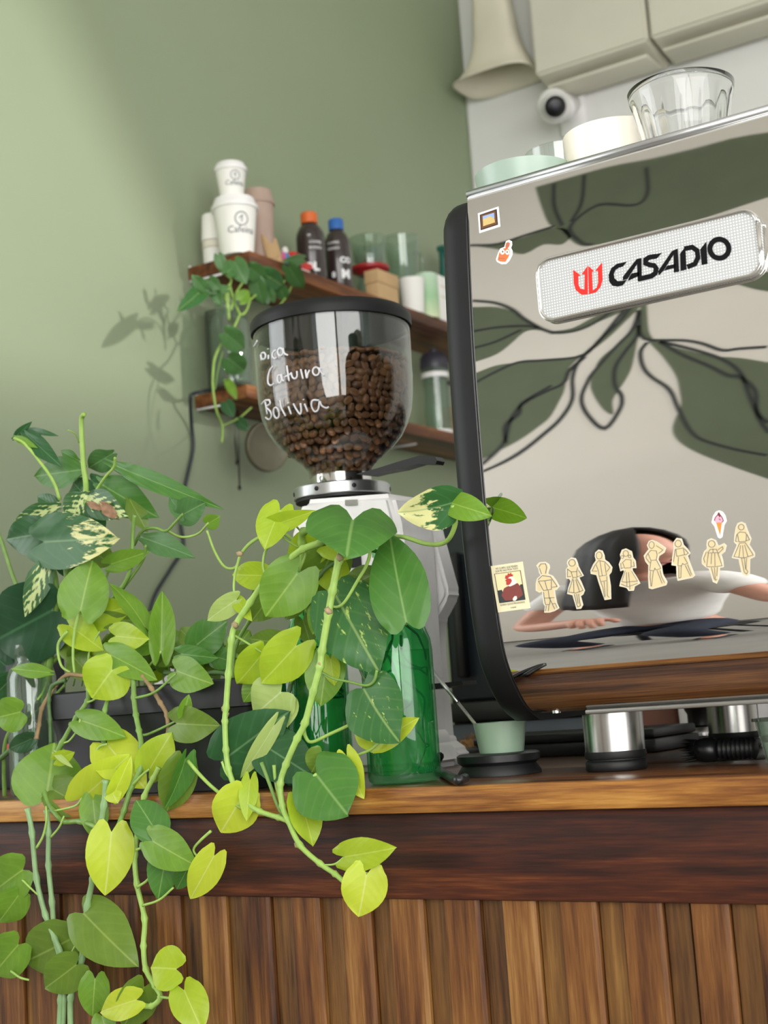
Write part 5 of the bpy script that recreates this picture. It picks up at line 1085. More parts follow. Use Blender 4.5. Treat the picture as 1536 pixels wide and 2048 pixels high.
# ---- cuttings in the right-hand bottle: the large-leaved vine
A = empty('bottle_vine', (B1[0], B1[1], WT+.213), 'trailing pothos with large green and marbled leaves in the bottle by the grinder foot', 'plant')
F1 = ('Y', 1.062); F0 = ('Y', 1.035); FB = ('Y', 1.09)
vine(A, [(783, 1180), (772, 1130), (764, 1092), (748, 1078), (731, 1074), (708, 1083), (690, 1102), (678, 1121), (665, 1182), (657, 1227), (644, 1302), (640, 1333), (627, 1382), (610, 1446), (595, 1476), (572, 1529), (561, 1567), (565, 1612), (576, 1640), (600, 1690), (640, 1727), (670, 1748), (693, 1768)], ('Y', (1.118, 1.040, 1.020)), .0040, 'stem_light', taper=.45)
vine(A, [(770, 1140), (763, 1085), (781, 1075), (807, 1074), (850, 1087), (880, 1088), (899, 1076), (911, 1044), (905, 1010)], ('Y', (1.118, 1.045)), .0021, 'stem_light', bumps=False)
vine(A, [(768, 1110), (740, 1100), (700, 1110), (665, 1128), (640, 1150), (628, 1180), (622, 1210)], ('Y', (1.115, 1.09)), .0020, 'stem_dark')
pet(A, [(729, 1068), (740, 1100), (733, 1130), (716, 1160), (690, 1203), (672, 1214), (657, 1206)], ('Y', (1.045, 1.062)), .0017)
pet(A, [(607, 1450), (611, 1473), (624, 1484), (660, 1468), (705, 1446), (725, 1425)], ('Y', (1.045, 1.06)), .0018)
pet(A, [(754, 1340), (748, 1362), (732, 1371), (700, 1364), (667, 1357), (645, 1345)], ('Y', (1.055, 1.058)), .0014, 'stem_green')
pet(A, [(812, 1248), (805, 1225), (790, 1190), (778, 1160)], ('Y', (1.075, 1.11)), .0016)
pet(A, [(633, 1548), (610, 1570), (585, 1610), (576, 1640)], ('Y', (1.03, 1.035)), .0015)
pet(A, [(757, 1486), (740, 1500), (712, 1512), (690, 1530)], ('Y', (1.06, 1.06)), .0014)
pet(A, [(688, 1715), (670, 1728), (648, 1730)], ('Y', 1.022), .0010)
pet(A, [(735, 1745), (715, 1762), (693, 1768)], ('Y', 1.022), .0010)
pet(A, [(600, 1602), (590, 1620), (578, 1640)], ('Y', 1.04), .0013)
pet(A, [(675, 1242), (690, 1275), (712, 1318), (730, 1362)], ('Y', (1.075, 1.08)), .0018, 'stem_dark')
leaf(A, (905, 1006), (801, 1032), 78, 'leaf_cream', ('Y', 1.045), -.03, fold=.35, curl=.30, roll=-20)
leaf(A, (902, 1006), (979, 1030), 46, 'leaf_mid', ('Y', 1.045), .0, fold=.2, curl=.2)
leaf(A, (812, 1243), (774, 1058), 100, 'leaf_green', ('Y', 1.06), .015, fold=.25, curl=.2, lobe=.1)
leaf(A, (706, 1038), (694, 1096), 150, 'leaf_green', ('Y', 1.05), -.045, fold=.1, curl=.25, lobe=.45)
leaf(A, (668, 1185), (754, 1341), 122, 'leaf_varieg', ('Y', 1.068), -.012, fold=.12, curl=.16, lobe=.1)
leaf(A, (726, 1376), (788, 1480), 112, 'leaf_varieg', ('Y', 1.058), -.02, fold=.18, curl=.22, lobe=.1, roll=20)
leaf(A, (757, 1484), (831, 1438), 44, 'leaf_yellow', ('Y', 1.066), -.005, fold=.5)
leaf(A, (757, 1484), (703, 1455), 42, 'leaf_yellow', ('Y', 1.072), .0)
leaf(A, (762, 1482), (725, 1492), 34, 'leaf_lime', ('Y', 1.07), .0)
leaf(A, (633, 1550), (693, 1628), 120, 'leaf_green', ('Y', 1.03), -.012, fold=.12, curl=.12, lobe=.28)
leaf(A, (693, 1512), (722, 1597), 48, 'leaf_yellow', ('Y', 1.043), -.004, roll=30)
leaf(A, (644, 1506), (622, 1546), 46, 'leaf_olive', ('Y', 1.045))
leaf(A, (600, 1600), (629, 1689), 58, 'leaf_lime', ('Y', 1.036), -.006, roll=-15)
leaf(A, (688, 1714), (783, 1698), 55, 'leaf_lime', ('Y', 1.02), -.006, fold=.18)
leaf(A, (733, 1750), (718, 1835), 76, 'leaf_yellow', ('Y', 1.018), -.006, fold=.12, lobe=.28)
leaf(A, (742, 1151), (684, 1180), 46, 'leaf_olive', ('Y', 1.10))
leaf(A, (652, 1091), (724, 1103), 46, 'leaf_lime', ('Y', 1.095))

# ---- cuttings in the left-hand bottle: lime leaves in front of the grinder
Lm = empty('bottle_vine', (B2[0], B2[1], WT+.213), 'trailing pothos with lime leaves in the bottle next to the planter', 'plant')
vine(Lm, [(622, 1300), (617, 1230), (610, 1180), (606, 1130), (604, 1085), (607, 1063), (630, 1062), (657, 1074), (640, 1085), (606, 1098), (576, 1119), (545, 1137), (531, 1159), (501, 1204), (471, 1250), (463, 1280), (457, 1348), (452, 1416), (450, 1442), (452, 1500), (457, 1537), (470, 1574), (493, 1605), (520, 1623), (557, 1635), (576, 1642)], ('Y', (1.128, 1.052, 1.030)), .0036, 'stem_light', taper=.35)
vine(Lm, [(610, 1230), (606, 1150), (598, 1100), (570, 1068), (542, 1066), (505, 1083), (482, 1108), (472, 1134), (450, 1134), (430, 1104), (414, 1061)], ('Y', (1.128, 1.05)), .0023, 'stem_light', taper=.5, bumps=False)
pet(Lm, [(557, 1072), (532, 1100), (526, 1130), (531, 1151)], ('Y', 1.06), .0014)
pet(Lm, [(481, 1108), (470, 1150), (468, 1180), (473, 1201)], ('Y', 1.055), .0014)
pet(Lm, [(461, 1266), (493, 1285), (527, 1307)], ('Y', 1.06), .0012)
pet(Lm, [(597, 1144), (611, 1110), (606, 1098)], ('Y', 1.06), .0013)
pet(Lm, [(595, 1293), (601, 1310), (596, 1345), (580, 1368)], ('Y', 1.075), .0014, 'stem_green')
pet(Lm, [(444, 1523), (452, 1545), (470, 1570)], ('Y', 1.035), .0013)
pet(Lm, [(523, 1525), (540, 1570), (557, 1616), (572, 1640)], ('Y', 1.038), .0019, 'stem_green')
pet(Lm, [(548, 1530), (552, 1570), (566, 1625)], ('Y', 1.042), .0017, 'stem_light')
pet(Lm, [(560, 1022), (590, 1050), (604, 1066)], ('Y', (1.06, 1.08)), .0011)
pet(Lm, [(542, 1053), (570, 1078), (598, 1096)], ('Y', (1.06, 1.08)), .0011)
vine(Lm, [(585, 1355), (575, 1400), (572, 1440), (560, 1470)], ('Y', (1.09, 1.08)), .0022, 'stem_dark')
vine(Lm, [(468, 1400), (466, 1340), (472, 1290), (500, 1240), (530, 1190), (560, 1150), (590, 1120)], ('Y', 1.10), .0019, 'stem_green')
leaf(Lm, (560, 1020), (527, 1094), 62, 'leaf_lime', ('Y', 1.062), -.02, roll=20)
leaf(Lm, (540, 1052), (621, 1026), 36, 'leaf_lime', ('Y', 1.058), -.005, fold=.5, curl=.25)
leaf(Lm, (594, 1148), (531, 1234), 92, 'leaf_mid', ('Y', 1.052), -.015, fold=.2, lobe=.3)
leaf(Lm, (531, 1151), (460, 1150), 48, 'leaf_lime', ('Y', 1.072))
leaf(Lm, (472, 1200), (411, 1242), 38, 'leaf_pale', ('Y', 1.052), -.01, curl=.25)
leaf(Lm, (474, 1200), (500, 1237), 24, 'leaf_lime', ('Y', 1.055))
leaf(Lm, (644, 1083), (570, 1118), 62, 'leaf_lime', ('Y', 1.10))
leaf(Lm, (667, 1099), (620, 1198), 80, 'leaf_olive', ('Y', 1.105))
leaf(Lm, (650, 1120), (690, 1190), 60, 'leaf_lime', ('Y', 1.11))
leaf(Lm, (560, 1170), (500, 1245), 60, 'leaf_olive', ('Y', 1.09))
leaf(Lm, (600, 1190), (570, 1240), 40, 'leaf_olive', ('Y', 1.092))
leaf(Lm, (566, 1286), (497, 1278), 42, 'leaf_olive', ('Y', 1.095))
leaf(Lm, (657, 1212), (625, 1268), 54, 'leaf_mid', ('Y', 1.078), -.01)
leaf(Lm, (592, 1292), (522, 1368), 78, 'leaf_lime', ('Y', 1.058), -.012, lobe=.3)
leaf(Lm, (526, 1306), (473, 1371), 60, 'leaf_lime', ('Y', 1.066), wave=.12)
leaf(Lm, (655, 1318), (640, 1411), 68, 'leaf_mid', ('Y', 1.076), -.01)
leaf(Lm, (661, 1318), (668, 1371), 30, 'leaf_lime', ('Y', 1.074))
leaf(Lm, (520, 1360), (486, 1404), 40, 'leaf_mid', ('Y', 1.08))
leaf(Lm, (540, 1330), (548, 1378), 42, 'leaf_lime', ('Y', 1.085))
leaf(Lm, (562, 1384), (506, 1432), 84, 'leaf_pale', ('Y', 1.062), -.01, fold=.1)
leaf(Lm, (565, 1400), (575, 1450), 50, 'leaf_pale', ('Y', 1.07))
leaf(Lm, (444, 1522), (569, 1429), 98, 'leaf_dark', ('Y', 1.048), .0, fold=.14, lobe=.12)
leaf(Lm, (530, 1492), (625, 1552), 88, 'leaf_dark', ('Y', 1.052), -.006, fold=.14, lobe=.15)
leaf(Lm, (548, 1452), (480, 1562), 30, 'leaf_pale', ('Y', 1.05), curl=.3)
leaf(Lm, (485, 1592), (440, 1668), 78, 'leaf_yellow', ('Y', 1.033), -.006, lobe=.25)
leaf(Lm, (500, 1560), (492, 1640), 32, 'leaf_lime', ('Y', 1.038))
leaf(Lm, (606, 1240), (622, 1290), 36, 'leaf_olive', ('Y', 1.105))

def knot(par, pts, Y):
    for (a_, b_) in pts:
        c_ = at(a_, b_, Y=Y); bm = bmesh.new(); bmesh.ops.create_icosphere(bm, subdivisions=1, radius=.0034)
        for v in bm.verts: v.co = c_+v.co*rl.uniform(.7, 1.3)
        bmobj('stem_knot', bm, 'node_brown', par, True)
knot(A, [(640, 1330), (608, 1450), (561, 1567), (678, 1115), (657, 1222), (596, 1690), (672, 1750)], 1.034)
knot(Lm, [(471, 1250), (450, 1418), (480, 1108), (452, 1430)], 1.042)
# ---- planter: lime pothos spilling over the edge
Bp = empty('planter_pothos', ((PX0+PX1)/2, 1.14, WT+.09), 'bushy lime pothos spilling from the black planter down the bar front', 'plant')
ST = ('Y', 1.075); SF = ('Y', 1.03)
vine(Bp, [(179, 1352), (177, 1378), (175, 1402), (153, 1435), (124, 1486), (102, 1526), (90, 1556), (90, 1589), (106, 1621), (128, 1643), (161, 1643), (203, 1658)], ('Y', (1.09, 1.03)), .0026, 'stem_green')
vine(Bp, [(55, 1617), (64, 1665), (73, 1757), (91, 1830), (110, 1877), (125, 1920), (121, 2000), (118, 2060)], ('Y', 1.032), .0027, 'stem_blue')
vine(Bp, [(93, 1620), (97, 1665), (97, 1731), (104, 1804), (110, 1877), (122, 1925), (128, 2000), (126, 2060)], ('Y', 1.034), .0026, 'stem_blue')
vine(Bp, [(212, 1560), (208, 1610), (197, 1684), (186, 1757), (175, 1811), (168, 1870), (164, 1917), (157, 1957), (142, 1994), (141, 2060)], ('Y', 1.03), .0029, 'stem_blue')
vine(Bp, [(267, 1345), (268, 1395), (272, 1430), (278, 1461), (283, 1494), (280, 1540), (263, 1574), (248, 1621), (234, 1662), (222, 1700)], ('Y', (1.076, 1.03)), .0026, 'stem_green')
vine(Bp, [(318, 1535), (307, 1556), (289, 1592), (278, 1647), (270, 1709), (274, 1768), (289, 1837), (287, 1892), (292, 1939), (310, 1972), (321, 1994), (303, 2012), (274, 2009)], ('Y', (1.05, 1.02)), .0026, 'stem_light')
vine(Bp, [(285, 1352), (303, 1377), (321, 1406), (334, 1431), (336, 1470), (330, 1510)], ('Y', (1.076, 1.07)), .0022, 'stem_brown')
vine(Bp, [(223, 1384), (210, 1420), (208, 1483), (212, 1560)], ('Y', (1.076, 1.05)), .0022, 'stem_green')
vine(Bp, [(205, 1352), (170, 1352), (135, 1350), (112, 1370), (99, 1390), (84, 1417), (78, 1450), (73, 1478)], ('Y', (1.09, 1.074)), .0022, 'stem_brown')
vine(Bp, [(130, 1360), (105, 1372), (98, 1400), (100, 1440), (102, 1490)], ('Y', 1.08), .0021, 'stem_dark')
vine(Bp, [(330, 1345), (380, 1352), (430, 1345), (470, 1352)], ('Y', 1.11), .0022, 'stem_dark')
pet(Bp, [(268, 1397), (310, 1384), (352, 1347)], ('Y', 1.07), .0015, 'stem_green'); pet(Bp, [(276, 1466), (290, 1470), (320, 1458), (358, 1439)], ('Y', 1.068), .0015, 'stem_green')
pet(Bp, [(188, 1538), (190, 1512), (198, 1494), (214, 1488)], ('Y', 1.05), .0014); pet(Bp, [(376, 1522), (400, 1550), (429, 1578), (478, 1614), (520, 1623)], ('Y', (1.03, 1.033)), .0019)
pet(Bp, [(265, 1570), (282, 1552), (299, 1538)], ('Y', 1.045), .0014); pet(Bp, [(73, 1696), (86, 1672), (93, 1640), (92, 1612)], ('Y', 1.03), .0013); pet(Bp, [(101, 1675), (118, 1655), (128, 1632)], ('Y', 1.034), .0012)
pet(Bp, [(274, 1775), (300, 1753), (312, 1700), (316, 1668)], ('Y', 1.026), .0013); pet(Bp, [(272, 1700), (290, 1692), (306, 1680)], ('Y', 1.026), .0013); pet(Bp, [(285, 1811), (318, 1800), (347, 1775)], ('Y', 1.026), .0013)
pet(Bp, [(422, 1662), (400, 1682), (387, 1700), (398, 1718)], ('Y', 1.028), .0014); pet(Bp, [(321, 1994), (345, 1996), (366, 1990)], ('Y', 1.02), .0014); pet(Bp, [(310, 1972), (335, 1962), (352, 1942)], ('Y', 1.02), .0013)
pet(Bp, [(161, 1217), (150, 1260), (146, 1310), (150, 1352)], ('Y', 1.10), .0018, 'stem_light'); pet(Bp, [(135, 1262), (116, 1290), (122, 1330), (140, 1345)], ('Y', 1.10), .0017, 'stem_light'); pet(Bp, [(237, 1276), (236, 1300), (232, 1340)], ('Y', 1.10), .0013)
pet(Bp, [(323, 1302), (300, 1330), (280, 1352)], ('Y', 1.10), .0013); pet(Bp, [(393, 1292), (380, 1320), (370, 1352)], ('Y', 1.12), .0013); pet(Bp, [(176, 1330), (180, 1300), (200, 1262)], ('Y', 1.11), .0013); pet(Bp, [(175, 1405), (190, 1398), (196, 1385)], ('Y', 1.07), .0012)
pet(Bp, [(160, 1438), (158, 1455), (140, 1480), (128, 1486)], ('Y', 1.06), .0012); pet(Bp, [(164, 1597), (150, 1612), (108, 1622)], ('Y', 1.036), .0013); pet(Bp, [(168, 1872), (152, 1890), (140, 1912)], ('Y', 1.03), .0013); pet(Bp, [(45, 1760), (60, 1775), (76, 1790)], ('Y', 1.03), .0012); pet(Bp, [(22, 1942), (40, 1955), (58, 1960)], ('Y', 1.03), .0014)
LB = [ # base, tip, width, kind, plane Y, tip shift, options
 ((161, 1221), (184, 1118), 84, 'leaf_mid', 1.095, .01, {}), ((230, 1272), (289, 1278), 50, 'leaf_lime', 1.09, -.01, {}), ((224, 1340), (183, 1397), 84, 'leaf_lime', 1.066, -.012, dict(lobe=.3)), ((218, 1308), (304, 1352), 52, 'leaf_mid', 1.082, -.012, {}),
 ((290, 1252), (222, 1153), 40, 'leaf_mid', 1.10, .01, dict(roll=30)), ((322, 1304), (326, 1178), 46, 'leaf_mid', 1.10, .01, dict(fold=.6)), ((152, 1240), (265, 1212), 58, 'leaf_lime', 1.115, .01, {}), ((138, 1250), (200, 1296), 54, 'leaf_lime', 1.11, -.005, {}),
 ((190, 1238), (272, 1242), 30, 'leaf_olive', 1.12, .01, {}), ((310, 1284), (248, 1298), 38, 'leaf_mid', 1.105, -.005, {}), ((354, 1342), (417, 1366), 60, 'leaf_mid', 1.078, -.01, {}), ((362, 1308), (430, 1316), 34, 'leaf_green', 1.09, 0, {}), ((393, 1290), (452, 1243), 60, 'leaf_green', 1.11, .01, {}),
 ((325, 1320), (378, 1297), 30, 'leaf_olive', 1.12, .01, {}), ((300, 1272), (322, 1214), 50, 'leaf_olive', 1.13, .01, {}), ((388, 1285), (354, 1254), 32, 'leaf_olive', 1.12, .01, {}), ((172, 1342), (134, 1300), 46, 'leaf_olive', 1.12, .01, {}), ((428, 1312), (470, 1325), 40, 'leaf_green', 1.12, 0, {}),
 ((440, 1345), (410, 1310), 36, 'leaf_olive', 1.13, .01, {}), ((250, 1330), (215, 1290), 44, 'leaf_olive', 1.125, .01, {}), ((470, 1360), (510, 1330), 40, 'leaf_olive', 1.12, .01, {}), ((420, 1290), (440, 1265), 40, 'leaf_olive', 1.13, .01, {}), ((470, 1300), (500, 1260), 46, 'leaf_mid', 1.125, .01, {}),
 ((160, 1440), (241, 1468), 50, 'leaf_mid', 1.06, -.01, dict(fold=.1)), ((352, 1447), (430, 1452), 62, 'leaf_olive', 1.066, -.005, {}), ((366, 1430), (378, 1390), 24, 'leaf_mid', 1.064, 0, dict(fold=.7)), ((298, 1540), (341, 1467), 62, 'leaf_lime', 1.055, .005, {}), ((215, 1490), (285, 1571), 82, 'leaf_yellow', 1.056, -.01, {}),
 ((164, 1597), (253, 1518), 72, 'leaf_yellow', 1.042, .0, dict(fold=.12)), ((228, 1588), (262, 1515), 34, 'leaf_yellow', 1.036, 0, dict(fold=.7)), ((222, 1580), (235, 1606), 30, 'leaf_yellow', 1.034, 0, {}), ((92, 1598), (110, 1484), 118, 'leaf_mid', 1.052, .012, dict(lobe=.14, fold=.1)), ((112, 1520), (146, 1506), 26, 'leaf_lime', 1.042, 0, {}), ((112, 1508), (143, 1534), 10, 'leaf_pale', 1.04, 0, {}),
 ((108, 1580), (182, 1622), 66, 'leaf_olive', 1.056, 0, {}), ((186, 1600), (194, 1681), 48, 'leaf_mid', 1.042, -.005, {}), ((223, 1664), (211, 1792), 80, 'leaf_yellow', 1.024, -.008, dict(lobe=.18)), ((313, 1664), (270, 1596), 62, 'leaf_green', 1.03, .0, dict(fold=.15)), ((305, 1682), (388, 1731), 66, 'leaf_mid', 1.022, -.006, {}),
 ((334, 1700), (316, 1801), 56, 'leaf_green', 1.03, -.006, {}), ((376, 1735), (352, 1782), 32, 'leaf_green', 1.033, 0, {}), ((371, 1519), (336, 1622), 42, 'leaf_green', 1.032, 0, dict(fold=.7, roll=-25)), ((366, 1528), (332, 1628), 62, 'leaf_olive', 1.04, 0, {}),
 ((428, 1712), (378, 1802), 54, 'leaf_yellow', 1.024, -.006, {}), ((45, 1740), (-18, 1785), 78, 'leaf_mid', 1.03, 0, {}), ((36, 1792), (-6, 1850), 56, 'leaf_mid', 1.03, 0, {}), ((36, 1890), (-20, 1955), 72, 'leaf_mid', 1.03, 0, {}), ((166, 1826), (266, 1928), 92, 'leaf_olive', 1.026, -.006, dict(fold=.1, lobe=.14)),
 ((138, 1880), (40, 1930), 92, 'leaf_olive', 1.036, 0, {}), ((152, 1930), (84, 1982), 68, 'leaf_olive', 1.024, -.006, {}), ((352, 1938), (298, 1934), 74, 'leaf_lime', 1.018, -.006, dict(lobe=.3)), ((368, 1980), (404, 2062), 64, 'leaf_lime', 1.018, -.006, {}),
 ((288, 1975), (244, 2062), 66, 'leaf_olive', 1.028, 0, {}), ((272, 2000), (193, 2025), 52, 'leaf_yellow', 1.018, -.006, {}), ((190, 1958), (184, 2036), 52, 'leaf_mid', 1.026, 0, {}), ((204, 2032), (216, 2075), 40, 'leaf_mid', 1.03, 0, {}), ((40, 1424), (-16, 1438), 60, 'leaf_mid', 1.06, -.005, {})]
for b, t, w_, mt_, yy, dt, op in LB: leaf(Bp, b, t, w_, mt_, ('Y', yy), dt, **op)

# more leaves further back in the planter
rf = random.Random(31)
for i in range(26):
    bx = 150+i*13.5+rf.uniform(-10, 10); by = rf.uniform(1300, 1350); an = radians(rf.uniform(-150, -20)); ln = rf.uniform(46, 70)
    yy = rf.uniform(1.125, 1.175); tp = (bx+ln*cos(an), by+ln*sin(an)*.85)
    leaf(Bp, (bx, by), tp, ln*rf.uniform(.6, .85), rf.choice(['leaf_olive', 'leaf_olive', 'leaf_mid', 'leaf_green', 'leaf_lime']), ('Y', yy), rf.uniform(-.02, .02), roll=rf.uniform(-35, 35))
    pet(Bp, [(bx, by), (bx+rf.uniform(-8, 8), by+28), (bx+rf.uniform(-14, 14), 1372)], ('Y', (yy, 1.14)), .0012, 'stem_green')
# ---- tall marbled plant in the glass jar
Cp = empty('jar_plant', (JX, JY, WT+jz), 'tall dark green plant with cream-veined and marbled leaves in the glass jar', 'plant')
YC = 1.14
for pts, r_, mt_ in (([(88, 1420), (98, 1340), (105, 1280), (112, 1220), (110, 1160), (100, 1120)], .0042, 'stem_green'), ([(86, 1420), (92, 1330), (118, 1250), (132, 1180), (128, 1110), (120, 1050)], .0030, 'stem_green'), ([(80, 1420), (88, 1300), (70, 1270), (62, 1220)], .0034, 'stem_dark'),
   ([(100, 1330), (140, 1290), (205, 1225), (225, 1198), (250, 1165), (262, 1130), (266, 1060), (270, 1030)], .0027, 'stem_green'), ([(225, 1200), (250, 1172), (286, 1120), (292, 1090)], .0018, 'stem_green'), ([(268, 1090), (285, 1062), (310, 1056), (332, 1062), (350, 1045), (366, 1028)], .0018, 'stem_green'), ([(332, 1060), (362, 1074), (395, 1068), (417, 1046)], .0014, 'stem_light'),
   ([(170, 1010), (172, 970), (167, 930), (164, 880), (163, 838), (169, 828)], .0032, 'stem_light'), ([(158, 885), (150, 868), (136, 860)], .0009, 'stem_light'), ([(120, 1000), (108, 965), (85, 930), (50, 888), (28, 876)], .0021, 'stem_light'), ([(118, 1230), (140, 1130), (160, 1060), (172, 1000)], .0032, 'stem_green'), ([(190, 985), (210, 955), (228, 934), (230, 915)], .0018, 'stem_light'),
   ([(100, 1390), (60, 1450), (20, 1500), (-30, 1540)], .0034, 'stem_dark'), ([(130, 1370), (90, 1410), (45, 1440), (42, 1426)], .0016, 'stem_green'), ([(84, 1330), (66, 1270), (45, 1200), (25, 1150), (12, 1110), (0, 1075), (-20, 1030)], .0026, 'stem_green'), ([(10, 1600), (8, 1540), (12, 1480), (40, 1430)], .0026, 'stem_green'), ([(98, 1345), (88, 1380), (75, 1400)], .0014, 'stem_light'), ([(222, 1128), (212, 1160), (214, 1200)], .0014, 'stem_green')):
    vine(Cp, pts, ('Y', (YC, YC-.02)), r_, mt_, 'stem', bumps=False, taper=.2)
LC = [((50, 866), (118, 930), 32, 'leaf_dark', 1.13, 0, LWT), ((28, 876), (62, 845), 15, 'leaf_dark', 1.13, 0, LWT), ((60, 858), (112, 871), 11, 'leaf_dark', 1.135, 0, LWT), ((30, 874), (72, 894), 14, 'leaf_mid', 1.125, 0, LWT), ((160, 940), (59, 953), 54, 'leaf_green', 1.15, 0, LWT), ((155, 920), (118, 900), 20, 'leaf_green', 1.155, 0, LWT),
 ((224, 908), (171, 940), 42, 'leaf_shelf', 1.15, .01, LWT), ((228, 930), (429, 1013), 34, 'leaf_green', 1.14, -.01, LWT), ((202, 968), (308, 1032), 66, 'leaf_green', 1.15, 0, LWT), ((260, 1000), (294, 1062), 34, 'leaf_olive', 1.15, 0, LWT), ((172, 992), (132, 1040), 54, 'leaf_vein', 1.12, -.01, LWT), ((176, 996), (246, 1030), 52, 'leaf_vein', 1.12, -.01, LWT),
 ((112, 1014), (19, 1052), 38, 'leaf_vein', 1.125, -.01, LWT), ((90, 1066), (5, 1080), 66, 'leaf_dark', 1.115, -.005, HWT), ((86, 1084), (221, 1076), 96, 'leaf_cream', 1.105, -.015, HWT), ((96, 1118), (49, 1234), 44, 'leaf_vein', 1.11, -.015, LWT), ((102, 1222), (-26, 1290), 134, 'leaf_deep', 1.12, -.01, HWT), ((364, 1030), (408, 1006), 48, 'leaf_shelf', 1.135, 0, HWT), ((366, 1030), (336, 992), 26, 'leaf_shelf', 1.135, 0, HWT),
 ((416, 1047), (439, 1034), 28, 'leaf_mid', 1.135, 0, HWT), ((288, 1076), (381, 1110), 40, 'leaf_shelf', 1.13, -.01, LWT), ((222, 1128), (294, 1105), 36, 'leaf_mid', 1.12, 0, HWT), ((168, 988), (142, 962), 44, 'leaf_dark', 1.15, .01, HWT), ((110, 1012), (72, 990), 28, 'leaf_dark', 1.14, 0, HWT), ((172, 1022), (206, 1064), 48, 'leaf_dark', 1.14, 0, HWT), ((182, 960), (214, 990), 30, 'leaf_dark', 1.155, 0, HWT),
 ((196, 1110), (222, 1128), 40, 'leaf_olive', 1.14, 0, HWT), ((130, 1110), (150, 1160), 44, 'leaf_dark', 1.14, 0, HWT), ((98, 1345), (16, 1336), 26, 'leaf_mid', 1.10, -.01, LWT), ((62, 1478), (14, 1500), 32, 'leaf_dark', 1.105, 0, HWT), ((20, 1360), (-20, 1400), 44, 'leaf_dark', 1.13, 0, HWT), ((10, 1330), (-30, 1300), 50, 'leaf_deep', 1.14, 0, HWT)]
for b, t, w_, mt_, yy, dt, sh in LC:
    lf = leaf(Cp, b, t, w_, mt_, ('Y', yy), dt, shape=sh, lobe=.12 if sh is LWT else .2, curl=.16)
M('withered', '8a6a50', .8, var=.3, vscale=150)
lf = leaf(Cp, (205, 1010), (236, 1038), 20, 'withered', ('Y', 1.112), 0, fold=.5, wave=.3, shape=LWT); lf['label'] = 'withered brown leaf edge'
lf = leaf(Cp, (178, 1006), (206, 1020), 12, 'withered', ('Y', 1.112), 0, fold=.5, wave=.3, shape=LWT); lf['label'] = 'withered brown leaf edge'

# ---- pothos jar on the lower shelf
q = at(462, 690, X=-1.655); DX, DY = -1.655, q.y
dj = empty('plant_jar', (DX, DY, S2), 'clear glass jar with pothos roots on the lower shelf', 'jar')
hj = at(458, 600, X=-1.655).z-S2; rj = 40*mpp(q)
lathe('jar', [(0, .0005), (rj*.95, .0005), (rj, .005), (rj, hj*.72), (rj*.85, hj*.8), (rj*.68, hj*.84), (rj*.68, hj*.98), (rj*.72, hj), (rj*.62, hj), (rj*.62, hj*.84), (rj*.9, hj*.72), (rj*.93, .007), (0, .006)], (DX, DY, S2), 'jar_glass', dj, 36, 50)
lathe('water', [(0, .0075), (rj*.91, .008), (rj*.9, hj*.62), (0, hj*.62)], (DX, DY, S2), 'jar_glass', dj, 28)
rr = random.Random(8)
for k in range(9):
    pts = [Vector((DX+rr.uniform(-.01, .01), DY+rr.uniform(-.01, .01), S2+hj*.8))]
    for j in range(6):
        pts.append(pts[-1]+Vector((rr.gauss(0, .006), rr.gauss(0, .006), -hj*.11)))
        v2 = Vector((pts[-1].x-DX, pts[-1].y-DY)); 
        if v2.length > rj*.8: v2 = v2.normalized()*rj*.8; pts[-1].x, pts[-1].y = DX+v2.x, DY+v2.y
    tube('root', spline(pts, 3), .0016, 'stem_brown', dj, 5)
Dp = empty('shelf_pothos', (DX, DY, S2+hj), 'green pothos trailing from the jar on the lower shelf', 'plant')
XD = -1.60
for pts, r_, mt_ in (([(458, 640), (456, 600), (458, 569), (466, 595), (480, 628), (492, 622), (500, 600)], .0026, 'stem_light'), ([(455, 620), (452, 585), (462, 560), (440, 540), (437, 515)], .0022, 'stem_light'), ([(462, 620), (470, 590), (490, 560), (512, 548)], .0022, 'stem_light'), ([(500, 600), (520, 585), (560, 572), (578, 548), (600, 525)], .0022, 'stem_light'), ([(560, 610), (575, 590), (586, 565), (592, 548)], .0018, 'stem_light'),
   ([(480, 628), (465, 660), (446, 682), (430, 715), (426, 745), (426, 777), (433, 821), (445, 852), (444, 886)], .0024, 'stem_light'), ([(445, 852), (478, 836), (503, 815)], .0018, 'stem_light'), ([(455, 610), (440, 585), (420, 575), (405, 580)], .0018, 'stem_green'), ([(430, 780), (436, 740), (446, 700)], .0014, 'stem_green')):
    vine(Dp, pts, ('X', XD), r_*.9, mt_, bumps=False)
LD = [((437, 512), (448, 546), 20, 'leaf_shelf'), ((470, 525), (492, 566), 34, 'leaf_shelf'), ((500, 536), (532, 562), 32, 'leaf_shelf'), ((528, 548), (573, 576), 34, 'leaf_varieg'), ((512, 560), (526, 610), 30, 'leaf_shelf'), ((578, 535), (608, 582), 30, 'leaf_shelf'), ((560, 574), (571, 602), 24, 'leaf_shelf'), ((606, 518), (572, 522), 18, 'leaf_shelf'), ((408, 576), (364, 616), 30, 'leaf_varieg'), ((452, 578), (404, 582), 16, 'leaf_shelf'),
 ((428, 582), (442, 612), 20, 'leaf_shelf'), ((407, 577), (384, 550), 22, 'leaf_shelf'), ((452, 668), (494, 702), 38, 'leaf_shelf'), ((458, 718), (492, 746), 40, 'leaf_shelf'), ((456, 764), (473, 797), 16, 'leaf_mid'), ((452, 806), (466, 832), 24, 'leaf_dark'), ((478, 842), (496, 859), 20, 'leaf_dark'), ((455, 545), (480, 520), 26, 'leaf_shelf'), ((480, 600), (500, 580), 24, 'leaf_mid'), ((420, 560), (440, 580), 22, 'leaf_shelf'), ((540, 600), (530, 570), 24, 'leaf_shelf')]
